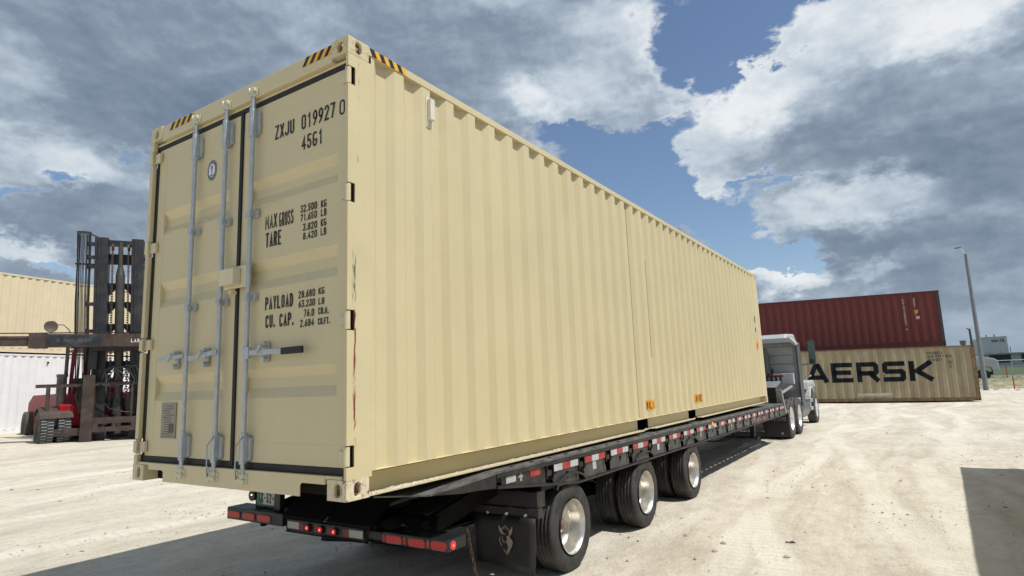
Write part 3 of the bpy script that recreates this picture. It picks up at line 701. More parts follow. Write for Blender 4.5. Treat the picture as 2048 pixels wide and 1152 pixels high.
    for a in range(0,360,40): g.add([(cx+.013*math.cos(R_(a)),.0365,cz+.022+.016*math.sin(R_(a))),(cx+.017*math.cos(R_(a+25)),.0365,cz+.022+.022*math.sin(R_(a+25))),(cx,.0365,cz+.022)],[(0,1,2)])
    g.build('round_sticker',[mat('sticker_white',(.72,.74,.76),.4),mat('sticker_navy',(.03,.04,.08),.4),mat('sticker_grey',(.45,.47,.5),.4)],dl)
    return t
main_container()

# ------------------------------------------------------------------ flatbed trailer
def trailer():
    t=thing('flatbed_trailer','black flatbed trailer on three dual axles carrying the cream container','trailer',(0,0,0))
    sl_=lambda p: Vector((p.x,p.y,p.z-.0062*max(0,p.y-2)))
    X=1.28; Y0,Y1=1.42,13.75
    # deck plates: cross planks seen edge-on, laid between the side rails
    for i in range(41):
        y=1.45+i*.3; mb=MB(sl_); mb.box(-1.10,1.10,y,y+.292,-.055,-.022); mb.build('deck_plank',tr_deck,t)
    # holed outer deck strip (winch track)
    for sx in (-1,1):
        mb=MB(sl_); a,b=sorted((sx*1.105,sx*1.206)); mb.box(a,b,Y0,Y1,-.045,-.020); a,b=sorted((sx*1.256,sx*X)); mb.box(a,b,Y0,Y1,-.045,-.020)
        a,b=sorted((sx*1.2062,sx*1.2558)); y=Y0
        while y<Y1-.3: mb.box(a,b,y,y+.222,-.044,-.021); y+=.3025
        mb.box(a,b,y,Y1,-.044,-.021)
        mb.build('deck_edge',tr_deck,t,bevel=.003)
        # rail: lips and the inner beam
        mb=MB(sl_); a,b=sorted((sx*1.262,sx*(X+.004))); mb.box(a,b,Y0,Y1,-.075,-.0455)
        a,b=sorted((sx*1.17,sx*1.20)); mb.box(a,b,2.2,Y1,-.30,-.235)
        low=[(1.42,-.150),(2.1,-.235),(2.75,-.305),(Y1,-.305),(Y1,-.285),(2.75,-.285),(2.1,-.215),(1.42,-.128)]
        a,b=sorted((sx*1.2,sx*(X+.012))); mb.prism(low,'x',a,b)
        sr=mb.build('side_rail',tr_black,t,bevel=.002)
        # bays: one steel panel, one strip of reflective tape and one stake pocket each
        n=19; pitch=.605
        for k in range(n+1):
            y=2.24+pitch*k
            if y>Y1-.1: break
            zb=-.285
            y1=min(y+pitch,Y1)
            # stake pocket: an open box between panels
            mb=MB(sl_); yy=y
            for aa,bb in ((yy-.062,yy-.052),(yy+.052,yy+.062)):
                a,b=sorted((sx*1.205,sx*(X+.002))); mb.box(a,b,aa,bb,zb+.1,-.076)
            a,b=sorted((sx*(X-.012),sx*(X+.004))); mb.box(a,b,yy-.052,yy+.01,zb+.12,zb+.165)
            mb.build('stake_pocket',tr_black,sr)
            mb=MB(sl_); a,b=sorted((sx*1.258,sx*1.268))
            ya,yb=y+.088,y1-.088
            mb.prism([(ya+.0,-.0765),(yb,-.0765),(yb,zb+.10),(yb+.035,zb+.05),(yb+.035,zb+.001),(ya-.03,zb+.001),(ya-.03,zb+.07),(ya+.03,zb+.13),(ya+.03,-.15)],'x',a,b)
            a,b=sorted((sx*1.2685,sx*1.273)); mb.box(a,b,yb-.02,yb,zb+.02,-.14)
            pn=mb.build('side_panel',mat('side_panel_paint',(.030,.031,.032),.42,var=.3,scale=9,dust=(.13,.125,.115),dustamt=(.42,.85),dscale=4),sr,bevel=.002)
            mb=MB(sl_); a,b=sorted((sx*1.2682,sx*1.270)); mb.prism([((ya+yb)/2-.02,-.17),((ya+yb)/2+.05,-.17),((ya+yb)/2+.02,-.235)],'x',a,b); mb.build('hole_shade_patch',dark_void,sr)  # raised near-black triangle stands in for the shade inside an opening
            a,b=sorted((sx*(X+.001),sx*(X-.008))); q_=(yb-ya-.02)/3
            for j in range(3):
                mb=MB(sl_); y_a=ya-.025+j*q_*1.13
                if k==19: continue
                mb.box(a,b,y_a,y_a+q_*1.12,-.142,-.085); mb.build('reflective_tape',red_tape if (j+k)%2 else white_tape,sr)
            if k%3==1:
                mb=MB(sl_); a2,b2=sorted((sx*1.2685,sx*1.272)); mb.box(a2,b2,(ya+yb)/2-.06,(ya+yb)/2+.02,-.225,-.145); mb.build('data_tag',white_tape if k<6 else mat('worn_tag',(.25,.25,.25),.5),sr)
        for yc in (2.62,4.45,6.28):
            mb=MB(sl_); arcp=[(yc+.30*math.cos(R_(a)),-.305+.12*math.sin(R_(a))) for a in range(0,181,12)]; inn=[(yc+.27*math.cos(R_(a)),-.305+.10*math.sin(R_(a))) for a in range(180,-1,-12)]
            a,b=sorted((sx*1.262,sx*(X+.010))); mb.prism(arcp+inn,'x',a,b); mb.build('wheel_arch',tr_black,sr)
        # rear end of the rail with tie-down plates, then the sloping tail
        mb=MB(sl_); a,b=sorted((sx*1.255,sx*1.268)); mb.prism([(1.50,-.0765),(2.17,-.0765),(2.17,-.225),(1.50,-.14)],'x',a,b); mb.build('side_panel',tr_black,sr)
        mb=MB(sl_); a,b=sorted((sx*1.2685,sx*1.272)); mb.box(a,b,1.56,1.70,-.135,-.085); mb.build('reflective_tape',white_tape,sr)
        mb=MB(sl_); mb.box(a,b,1.92,2.08,-.135,-.082); mb.build('reflective_tape',red_tape,sr)
        mb=MB(sl_); mb.prism([(1.76,-.145),(1.76,-.115),(1.735,-.115),(1.775,-.08),(1.815,-.115),(1.79,-.115),(1.79,-.145)],'x',a,b); mb.build('tie_plate',mat('grey_tie_plate',(.3,.29,.27),.6),sr)
        mb=MB(); a,b=sorted((sx*1.20,sx*X)); mb.prism([(.66,-.072),(1.415,-.046),(1.415,-.145),(1.2,-.125),(1.0,-.115)],'x',a,b); mb.build('tail_rail',tr_black,t,bevel=.002)
        mb=MB(); a,b=sorted((sx*.92,sx*X)); mb.add([(a,.50,-.072),(b,.66,-.066),(b,1.42,-.020),(a,1.42,-.020),(a,.50,-.082),(b,.66,-.076),(b,1.42,-.044),(a,1.42,-.044)],[(0,1,2,3),(7,6,5,4),(0,4,5,1),(1,5,6,2),(2,6,7,3),(3,7,4,0)]) if sx>0 else mb.add([(b,.50,-.072),(a,.66,-.066),(a,1.42,-.020),(b,1.42,-.020),(b,.50,-.082),(a,.66,-.076),(a,1.42,-.044),(b,1.42,-.044)],[(0,1,2,3),(7,6,5,4),(0,4,5,1),(1,5,6,2),(2,6,7,3),(3,7,4,0)])
        mb.build('tail_plate',tr_deck,t)
    # main beams and crossmembers
    for x in (-.48,.48):
        mb=MB(sl_); mb.box(x-.006,x+.006,1.6,13.6,-.56,-.06); mb.box(x-.075,x+.075,1.6,13.6,-.58,-.562); mb.box(x-.07,x+.07,1.6,13.6,-.072,-.056); mb.build('main_beam',tr_black,t)
    for i in range(22):
        y=1.75+i*.55; mb=MB(sl_); mb.box(-1.17,1.17,y-.03,y+.03,-.16,-.073); mb.build('crossmember',tr_black,t)
    # folded loading ramps and tail frame below the overhang
    for x in (-.27,.27):
        mb=MB(); 
        w_=.24
        mb.add([(x-w_,.86,-.375),(x+w_,.86,-.375),(x+w_,1.05,-.215),(x-w_,1.05,-.215),(x-w_,.86,-.405),(x+w_,.86,-.405),(x+w_,1.09,-.245),(x-w_,1.09,-.245)],[(0,1,2,3),(7,6,5,4),(0,4,5,1),(1,5,6,2),(2,6,7,3),(3,7,4,0)])
        mb.add([(x-w_,1.05,-.215),(x+w_,1.05,-.215),(x+w_,2.0,-.06),(x-w_,2.0,-.06),(x-w_,1.09,-.245),(x+w_,1.09,-.245),(x+w_,2.0,-.09),(x-w_,2.0,-.09)],[(0,1,2,3),(7,6,5,4),(0,4,5,1),(1,5,6,2),(2,6,7,3),(3,7,4,0)])
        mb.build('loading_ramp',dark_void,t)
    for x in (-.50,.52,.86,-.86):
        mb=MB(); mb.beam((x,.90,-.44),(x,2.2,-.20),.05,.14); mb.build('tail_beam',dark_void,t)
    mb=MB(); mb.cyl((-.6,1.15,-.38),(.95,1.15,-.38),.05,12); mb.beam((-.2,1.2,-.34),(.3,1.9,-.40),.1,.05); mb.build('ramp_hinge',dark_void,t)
    mb=MB(); mb.cyl((.30,1.05,-.30),(.30,1.6,-.28),.03,10); mb.cyl((.62,1.1,-.42),(.62,1.7,-.36),.028,10); mb.build('ramp_cylinder',mat('dull_steel',(.16,.16,.16),.5,metal=.5),t)
    # rear bumper: three lamp boxes
    yb=.85
    mb=MB(); mb.box(-1.285,-.50,yb,yb+.20,-.468,-.366); mb.box(-.4999,-.4351,yb+.03,yb+.1,-.465,-.40); bl=mb.build('lamp_box',tr_black,t,bevel=.006)
    mb=MB(); mb.box(.655,1.262,yb,yb+.20,-.474,-.395); mb.box(.4551,.6549,yb+.03,yb+.12,-.472,-.41); bp=mb.build('lamp_box',tr_black,t,bevel=.006)
    mb=MB(); mb.box(-.435,.455,yb,yb+.05,-.486,-.400); mb.box(-.435,.455,yb-.03,yb+.001,-.49,-.4861); cb=mb.build('center_bumper',tr_black,t,bevel=.003)
    def oval_lamp(x0,x1,z0,z1,m,d=.008,nm='tail_light',par=bp,ring=True):
        cx,cz,hx,hz=(x0+x1)/2,(z0+z1)/2,(x1-x0)/2,(z1-z0)/2
        pts=oval(hx,hz,24); g=MB()
        if ring:
            o2=[(cx+a*1.08,cz+b*1.22) for a,b in pts]; g.m=1; g.prism(o2,'y',yb-.004,yb-.0005)
        g.m=0; o1=[(cx+a,cz+b) for a,b in pts]; g.prism(o1,'y',yb-d,yb-.003)
        return g.build(nm,[m,mat('lamp_ring',(.06,.06,.065),.4)],par)
    for x0,x1 in ((-1.262,-1.085),(-1.045,-.872),(-.835,-.655)): oval_lamp(x0,x1,-.447,-.397,lens_red,par=bl)
    for x0,x1 in ((.690,.845),(.905,1.062),(1.115,1.250)): oval_lamp(x0,x1,-.464,-.412,lens_red)
    for x in (.665,.868,1.085):
        mb=MB(); mb.box(x-.012,x+.012,yb-.003,yb-.0006,-.462,-.412); mb.build('reflective_tape',red_tape,bp)
    for x0,x1 in ((-.428,-.285),(.300,.448)):
        mb=MB(); mb.box(x0,x1,yb-.003,yb-.0006,-.468,-.414); mb.build('reflector',mat('grey_reflector',(.42,.42,.38),.35),cb)
    for x0,x1 in ((-.280,-.225),(-.10,-.045),(.045,.11),(.235,.298)):
        mb=MB(); mb.box(x0,x1,yb-.003,yb-.0006,-.470,-.418); mb.build('reflective_tape',mat('dull_red_tape',(.20,.018,.015),.4),cb)
    for x in (-.163,-.008,.150):
        g=MB(); g.m=1; g.cyl((x,yb-.0008,-.441),(x,yb-.02,-.441),.030,16); g.m=0; g.cyl((x,yb-.0205,-.441),(x,yb-.026,-.441),.019,14); g.m=2; g.cyl((x,yb-.0265,-.441),(x,yb-.028,-.441),.006,8)
        g.build('marker_light',[led_red,gasket_m,led_core],cb)
    g=MB(); g.m=1; g.cyl((1.2625,yb+.045,-.435),(1.268,yb+.045,-.435),.036,16); g.m=0; g.cyl((1.2685,yb+.045,-.435),(1.273,yb+.045,-.435),.027,14); g.m=2; g.cyl((1.2735,yb+.045,-.435),(1.2745,yb+.045,-.435),.006,8); g.build('marker_light',[led_red,mat('lamp_ring',(.06,.06,.065),.4),led_core],bp)
    # licence plate on its bracket
    mb=MB(); mb.box(-1.02,-.62,yb+.10,yb+.112,-.366,-.185); mb.box(-.70,-.62,yb+.06,yb+.10,-.366,-.19); mb.build('plate_bracket',tr_black,t,bevel=.004)
    g=MB(); g.m=0; g.box(-.985,-.680,yb+.092,yb+.0985,-.345,-.195); g.m=1; g.add([(-.985,yb+.0915,-.345),(-.90,yb+.0915,-.345),(-.965,yb+.0915,-.235),(-.985,yb+.0915,-.23)],[(0,1,2,3)]); g.add([(-.985,yb+.0912,-.345),(-.68,yb+.0912,-.345),(-.68,yb+.0912,-.335),(-.985,yb+.0912,-.33)],[(0,1,2,3)]); g.m=2; g.add([(-.93,yb+.0915,-.205),(-.78,yb+.0915,-.205),(-.78,yb+.0915,-.214),(-.93,yb+.0915,-.214)],[(0,1,2,3)])
    pl=g.build('license_plate',[plate_w,plate_g,mat('plate_blue',(.08,.15,.35),.4)],t)
    mb=MB(); fit(mb,'TK-52-',-.962,-.742,-.318,.080,-(yb+.0905),sw=.012); mb.build('lettering',black_print,pl)
    mb=MB(); mb.cyl((-1.05,yb+.08,-.27),(-1.05,yb+.11,-.27),.045,12); mb.build('plate_lamp',tr_black,t)
    mb=MB(); mb.cyl((-1.045,yb+.074,-.262),(-1.045,yb+.079,-.262),.008,8); mb.build('plate_lamp_lens',mat('lit_white',(.8,.85,.6),.3,emit=(.9,1,.6,1.5)),t)
    # mudflaps
    for sx in (-1,1):
        xa,xb=(.665,1.285) if sx>0 else (-1.285,-.665)
        N=9; vs=[]; 
        for i in range(N+1):
            x=xa+(xb-xa)*i/N; u=(i/N if sx>0 else 1-i/N)
            for j in range(7):
                v=j/6; z=-.47-.405*v-.02*u*v
                yy=1.95+.03*math.sin(u*5)*v*v-.035*v*v*u+.02*v
                vs.append((x,yy,z))
        g=MB(); g.sm=True; n=7
        g.add(vs,[(i*n+j,(i+1)*n+j,(i+1)*n+j+1,i*n+j+1) for i in range(N) for j in range(n-1)])
        fl=g.build('mudflap',mat('mudflap_rubber',(.012,.012,.012),.55,var=.2,scale=5,dust=(.035,.033,.03),dustamt=(.5,.9)),t)
        so_=fl.modifiers.new('thick','SOLIDIFY'); so_.thickness=.01
        # horned helmet emblem
        cx,cz,s_=(xa+xb)/2+.02,-.655,.088
        E=[[(-1,1.0),(-.95,.45),(-.55,.05),(-.35,.2),(-.5,.55),(-.8,.75)],[(1,1.0),(1.0,.5),(.75,.1),(.45,.0),(.5,.5),(.8,.65)],
           [(-.5,.62),(-.2,.9),(-.28,.55)],[(-.12,.92),(.1,.92),(.05,.5)],[(.18,.9),(.48,.6),(.3,.5)],[(-.5,.2),(-.05,.18),(-.05,.08),(-.45,.1)],
           [(.15,0),(.55,.0),(1.05,-.5),(.85,-.95),(.6,-1.25),(.35,-1.6),(.1,-1.35),(.35,-1.1),(.25,-.75),(.0,-.55),(.2,-.4)],
           [(-.85,-.2),(-.7,-.15),(-.8,-.5),(-.5,-.95),(-.62,-1.0),(-.95,-.5)],[(-.5,-.1),(-.4,-.08),(-.4,-.4),(-.1,-.6),(-.2,-.7),(-.5,-.45)],[(-.45,-1.15),(-.35,-1.2),(.1,-1.5),(.3,-1.62),(.3,-1.75),(-.1,-1.5)]]
        g=MB()
        for k,pl_ in enumerate(E): g.add([(cx+a*s_*.8,1.932-.0004*k,cz+.03+b*s_) for a,b in pl_],[tuple(range(len(pl_)))])
        g.build('emblem',mat('emblem_print',(.30,.25,.20),.6),fl)
        mb=MB(); mb.box(xa-.02,xb+.02,1.965,2.05,-.475,-.40); mb.box(xa-.03,xb+.0,1.99,2.12,-.40,-.27); mb.build('flap_bracket',tr_black,t,bevel=.004)
        mb=MB()
        for x in (xa+.14,xa+.33,xa+.52): mb.cyl((x,1.965,-.455),(x,1.945,-.455),.012,8)
        mb.build('flap_bolt',galv,t)
    # safety chain beside the right lamp box
    mb=MB(); p=Vector((1.22,1.15,-.38)); 
    for i in range(15):
        q=Vector((1.22+.02*i*.6,1.12-.006*i,-.40-i*.030))
        ring=[]
        for k in range(9):
            a=2*math.pi*k/8; dx,dz=.010*math.cos(a),.022*math.sin(a)
            ring.append((q.x+(dx if i%2 else 0),q.y+(0 if i%2 else dx),q.z+dz))
        mb.tube(ring,.0042,5)
    mb.build('chain',chain_m,t)
    # wheels
    R,Wd=.385,.225
    def wheel(sx,x,y,outer):
        """one tyre with its rim; sx = outward side, outer = dished face visible"""
        z=-1.045+R-.008
        prof=[(.235,-.09),(.27,-.105),(.33,-.112),(.365,-.105),(.381,-.092),(R,-.082)]
        for g_ in (-.055,-.02,.02,.055): prof+=[(R,g_-.006),(R-.010,g_-.003),(R-.010,g_+.003),(R,g_+.006)]
        prof+=[(R,.082),(.381,.092),(.365,.105),(.33,.112),(.27,.105),(.235,.09)]
        g=MB(); g.lathe(prof,(0,0,0),'x',48)
        w_=bpy.data.objects.new('wheel',None); COL.objects.link(w_); w_.parent=t; w_.location=(sx*x,y,z)
        me=g.build('tyre',rubber,w_)
        g2=MB()
        if outer: rp=[(.238,.112),(.232,.108),(.222,.09),(.210,.06),(.205,-.02),(.196,-.045),(.150,-.075),(.085,-.082),(.085,-.06),(.062,-.055),(.055,-.005),(.03,.0),(.001,.0)]
        else: rp=[(.238,.10),(.222,.09),(.205,.05),(.2,.02),(.1,.01),(.001,.01)]
        g2.lathe([(r,sx*t_) for r,t_ in rp],(0,0,0),'x',40); g2.m=0
        if outer:
            for k in range(8):
                a=R_(45*k+10); g2.cyl((sx*-.08,.115*math.cos(a),.115*math.sin(a)),(sx*-.05,.115*math.cos(a),.115*math.sin(a)),.013,6)
        g2.lathe([(r,-sx*.10) for r in (.238,.06)],(0,0,0),'x',24)
        g2.build('rim',alu,w_)
        if outer:
            g3=MB(); g3.cyl((sx*.0,0,0),(sx*.022,0,0),.043,16); g3.cyl((sx*.0225,0,0),(sx*.03,0,0),.024,12); g3.build('hub_cap',hub_m,w_)
        return w_
    for y in (2.62,4.45,6.28):
        for sx in (-1,1):
            wheel(sx,X-.118,y,True); wheel(sx,X-.118-.265,y,False)
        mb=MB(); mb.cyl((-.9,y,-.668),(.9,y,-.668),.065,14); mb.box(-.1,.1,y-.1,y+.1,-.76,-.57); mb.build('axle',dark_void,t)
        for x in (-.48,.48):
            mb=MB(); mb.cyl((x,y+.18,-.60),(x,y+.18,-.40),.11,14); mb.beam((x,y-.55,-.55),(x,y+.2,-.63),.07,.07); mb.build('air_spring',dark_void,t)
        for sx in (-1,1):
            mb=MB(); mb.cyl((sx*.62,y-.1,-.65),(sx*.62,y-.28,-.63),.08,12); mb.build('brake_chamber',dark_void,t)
    # gooseneck step, front bulkhead box, slanted end posts
    mb=MB(); mb.prism([(13.72,-.36),(13.72,.28),(14.45,.41),(15.0,.36),(16.9,.30),(16.9,.16),(14.5,.14),(14.3,-.10),(14.1,-.36)],'x',-1.13,1.13); mb.build('gooseneck',tr_black,t,bevel=.01)
    mb=MB(); mb.add([(-1.15,13.69,.290),(1.15,13.69,.290),(1.15,14.46,.428),(-1.15,14.46,.428),(-1.15,13.69,.276),(1.15,13.69,.276),(1.15,14.46,.413),(-1.15,14.46,.413)],[(0,1,2,3),(7,6,5,4),(0,4,5,1),(1,5,6,2),(2,6,7,3),(3,7,4,0)]); mb.build('gooseneck_top_plate',mat('galvanised_grey',(.20,.21,.22),.45,metal=.2,var=.2),t)
    for sx in (-1,1):
        a,b=sorted((sx*1.16,sx*1.29)); mb=MB(); mb.prism([(13.50,.24),(13.62,.24),(14.02,-.36),(13.86,-.36)],'x',a,b); mb.build('end_post',mat('grey_post',(.24,.25,.25),.45,var=.2),t,bevel=.004)
        mb=MB(); mb.beam((sx*1.21,13.7,.12),(sx*1.16,15.9,.26),.05,.05); mb.build('air_line_rail',galv,t)
    for k in range(5):
        mb=MB(); x=.60+.11*k; mb.box(x,x+.05,14.9,15.0,.36,.55); mb.build('winch_bar_holder',tr_black,t)
    mb=MB(); mb.box(.58,1.12,15.02,15.08,.52,.58); mb.build('reflective_tape',red_tape,t)
    mb=MB(); mb.cyl((.9,5.2,-.20),(1.15,5.2,-.20),.03,8); mb.tube([(.5+.4*math.sin(k*.35),8.6+.3*k,-.50-.10*math.sin(k*.4)) for k in range(9)],.016); mb.build('air_hose',dark_void,t)
    for sx in (-1,1):
        mb=MB(); mb.beam((sx*.8,12.3,-.3),(sx*.8,12.3,-.78),.1,.1); mb.box(sx*.8-.12,sx*.8+.12,12.18,12.42,-.80,-.78); mb.build('landing_leg',tr_black,t)
    mb=MB(); mb.cyl((1.283,7.36,-.115),(1.296,7.36,-.115),.028,12); mb.build('side_marker_light',amber,t)
    for yy in (10.73,11.33):
        mb=MB(); g=[(yy-.09,-.36),(yy+.09,-.36),(yy+.10,-.27),(yy,-.22),(yy-.10,-.27)]; mb.prism(g,'x',1.2695,1.2725); mb.build('red_reflector',mat('faded_red',(.30,.06,.05),.5),t)
    return t
trailer()

# ------------------------------------------------------------------ tractor unit
def truck():
    t=thing('semi_truck','white tractor unit coupled to the black trailer, mirror standing out on the right','truck',(0,0,0))
    wh=mat('truck_white',(.42,.43,.43),.45,var=.05,scale=3); gr=mat('truck_grey_panel',(.30,.31,.31),.45,var=.15,scale=3); dk=mat('truck_dark',(.03,.032,.035),.5,var=.2)
    z0=-1.0
    for x in (-.42,.42):
        mb=MB(); mb.box(x-.04,x+.04,14.2,22.2,-.42,-.14); mb.build('chassis_rail',dk,t)
    mb=MB(); mb.box(-.5,.5,15.2,16.3,.02,.12); mb.build('fifth_wheel',dk,t)
    # cab: rear wall, roof, flanks
    yr=17.35
    prof=[(yr,-.25),(yr,1.60),(yr+.25,1.80),(yr+1.6,1.86),(yr+2.1,1.55),(yr+2.55,.80),(yr+2.55,-.35),(yr+1.2,-.45)]
    mb=MB(); mb.prism(prof,'x',-.92,.92); mb.build('cab',wh,t,bevel=.06)
    mb=MB(); mb.prism([(yr+2.552,.78),(yr+3.9,.58),(yr+4.25,.32),(yr+4.3,-.45),(yr+3.9,-.45),(yr+2.552,-.35)],'x',-.70,.70); mb.build('bonnet',wh,t,bevel=.06)
    # stepped back wall panels, ribs and the bevelled roof hood
    mb=MB(); mb.prism([(-1.20,1.50),(-1.06,1.66),(1.06,1.66),(1.20,1.50),(1.20,1.42),(1.04,1.52),(-1.04,1.52),(-1.20,1.42)],'y',yr-.30,yr+.2); mb.build('roof_fairing',wh,t,bevel=.01)
    mb=MB(); mb.box(-1.16,1.16,yr-.02,yr+.25,-.1,1.515); mb.build('rear_wall',gr,t,bevel=.02)
    for z in (1.16,.90,.64):
        mb=MB(); mb.box(-1.08,1.08,yr-.045,yr-.021,z,z+.235); mb.build('back_panel',gr,t,bevel=.012)
    mb=MB(); mb.box(.50,1.06,yr-.30,yr-.046,.30,.62); mb.build('equipment_box',mat('light_grey_box',(.55,.55,.54),.5),t,bevel=.01)
    mb=MB(); mb.cyl((.34,yr-.26,.62),(.34,yr-.26,1.25),.11,12,.09); mb.cyl((.34,yr-.26,1.25),(.34,yr-.26,1.40),.05,10); mb.build('exhaust_stack',mat('dull_exhaust',(.12,.11,.10),.4,metal=.6),t)
    mb=MB()
    for k in range(4): mb.tube([(.1+.12*k,yr-.05,.75),(.14+.12*k,yr-.45,.5-.05*k),(.12+.1*k,yr-.9,.25),(.1+.1*k,yr-1.3,.3)],.022)
    mb.build('air_hose',dk,t)
    for sx in (-1,1):
        mb=MB(); a,b=sorted((sx*1.165,sx*1.21)); mb.prism([(yr-.12,-.30),(yr-.12,1.44),(yr+.45,1.52),(yr+.45,-.30)],'x',a,b); mb.build('side_extender',gr if sx<0 else mat('extender_grey',(.07,.075,.08),.45),t,bevel=.008)
        a,b=sorted((sx*.92,sx*.955)); mb=MB(); mb.prism([(yr+.75,.0),(yr+.75,1.35),(yr+1.6,1.35),(yr+2.05,.8),(yr+2.05,-.2),(yr+.75,-.2)],'x',a,b); d_=mb.build('door',wh,t,bevel=.01)
        mb=MB(); a,b=sorted((sx*.9552,sx*.96)); mb.prism([(yr+.85,.68),(yr+.85,1.28),(yr+1.5,1.28),(yr+1.93,.72)],'x',a,b); mb.build('window',mat('cab_glass',(.02,.03,.035),.08),d_)
        # mirrors on arms
        mb=MB(); mb.beam((sx*1.03,yr+1.75,.86),(sx*1.34,yr+1.55,.88),.05,.05); mb.beam((sx*1.03,yr+1.75,.42),(sx*1.28,yr+1.55,.52),.05,.05); mr=mb.build('mirror_arm',wh,t)
        mb=MB(); mb.box(min(sx*1.29,sx*1.49),max(sx*1.29,sx*1.49),yr+1.45,yr+1.60,.86,1.62); mi=mb.build('mirror',dk,t,bevel=.05)
        mb=MB(); mb.box(min(sx*1.31,sx*1.47),max(sx*1.31,sx*1.47),yr+1.435,yr+1.449,1.02,1.58); mb.build('mirror_glass',mat('mirror_glass',(.10,.17,.13),.15,metal=.3),mi)
        # tanks, steps, front fender and bumper
        mb=MB(); mb.cyl((sx*.90,yr-.2,-.48),(sx*.90,yr+1.35,-.48),.30,20); mb.build('fuel_tank',mat('brushed_alu',(.16,.16,.16),.4,metal=.5),t)
        a,b=sorted((sx*.85,sx*1.22)); mb=MB(); mb.box(a,b,yr+1.4,yr+1.9,-.55,-.45); mb.box(a,b,yr+1.4,yr+1.9,-.30,-.2); mb.build('cab_step',galv,t)
        mb=MB(); yc=yr+3.0; pts=[(yc+.66*math.cos(R_(k)),-.48+.66*math.sin(R_(k))) for k in range(0,181,15)]+[(yc+.58*math.cos(R_(k)),-.48+.58*math.sin(R_(k))) for k in range(180,-1,-15)]
        a,b=sorted((sx*.72,sx*1.10)); mb.prism(pts,'x',a,b); mb.prism([(yc-.7,.06),(yc-.6,.30),(yc+.7,.35),(yc+1.0,.1),(yc+.75,.12),(yc+.35,.20),(yc-.35,.20)],'x',min(sx*.73,sx*1.08),max(sx*.73,sx*1.08)); mb.build('fender',wh,t,bevel=.02)
    mb=MB(); mb.box(-1.02,1.02,yr+4.15,yr+4.45,-.80,-.30); mb.build('front_bumper',dk,t,bevel=.03)
    # wheels
    def wheel(sx,x,y,r,dish,lug=False):
        w_=bpy.data.objects.new('wheel',None); COL.objects.link(w_); w_.parent=t; w_.location=(sx*x,y,-1.045+r-.01)
        g=MB(); g.lathe([(.30,-.11),(r-.12,-.14),(r-.03,-.13),(r,-.105),(r,-.05),(r-.012,-.045),(r-.012,-.035),(r,-.03),(r,.03),(r-.012,.035),(r-.012,.045),(r,.05),(r,.105),(r-.03,.13),(r-.12,.14),(.30,.11)],(0,0,0),'x',44); g.build('tyre',tread_m,w_)
        g=MB(); g.lathe([(q,sx*p) for q,p in ([(.305,.125),(.29,.11),(.275,.03),(.26,-.04),(.12,-.08),(.11,.02),(.001,.03)] if dish else [(.305,.125),(.29,.12),(.26,.06),(.13,.10),(.11,.16),(.001,.17)])],(0,0,0),'x',36); g.build('rim',mat('bright_rim',(.75,.75,.73),.3,metal=.5,var=.05),w_)
    for y in (15.05,16.35):
        for sx in (-1,1):
            wheel(sx,1.10,y,.50,True); wheel(sx,.77,y,.50,True)
        mb=MB(); mb.cyl((-1,y,-.55),(1,y,-.55),.08,12); mb.cyl((-.18,y,-.55),(.18,y,-.55),.2,14); mb.build('axle',dk,t)
    for sx in (-1,1): wheel(sx,1.05,20.35,.50,False)
    mb=MB(); mb.cyl((-1,20.35,-.55),(1,20.35,-.55),.06,12); mb.build('axle',dk,t)
    for sx in (-1,1):
        a,b=sorted((sx*.62,sx*1.25)); mb=MB(); mb.box(a,b,14.40,14.415,-.97,-.36); fl=mb.build('mudflap',mat('truck_flap',(.018,.018,.017),.6,dust=(.05,.046,.04),dustamt=(.45,.8)),t)
        g=MB(); fit(g,'VALUE',a+.05,b-.06,-.56,.085,-14.396,sw=.018); g.build('lettering',mat('flap_print',(.22,.21,.18),.6),fl)
        mb=MB(); mb.box(a,b,14.42,14.48,-.36,-.30); mb.build('flap_hanger',galv,t)
    mb=MB(); mb.cyl((1.07,14.393,-.88),(1.07,14.399,-.88),.025,10); mb.build('flap_reflector',white_tape,t)
    return t
truck()

# ------------------------------------------------------------------ stacked containers on the right
maersk_m=mat('faded_beige_paint',(.33,.275,.17),.6,var=.12,scale=2,dust=(.20,.15,.09),dustamt=(.45,.85),dscale=1.4,stretch=(1,1,.5),bump=.003,bscale=3)
rust_m=mat('rusty_beige_rail',(.20,.13,.075),.7,var=.3,scale=4,dust=(.10,.05,.025),dustamt=(.45,.7),dscale=5,bump=.003)
dark_cast=mat('dark_rail',(.05,.035,.03),.6,var=.3)
red_m=mat('dark_red_paint',(.125,.017,.014),.5,var=.12,scale=2,dust=(.08,.022,.018),dustamt=(.5,.9),bump=.003,bscale=3)
red_rail=mat('dark_red_rail',(.09,.014,.013),.55,var=.2,scale=3)
ang=math.radians(13.5)
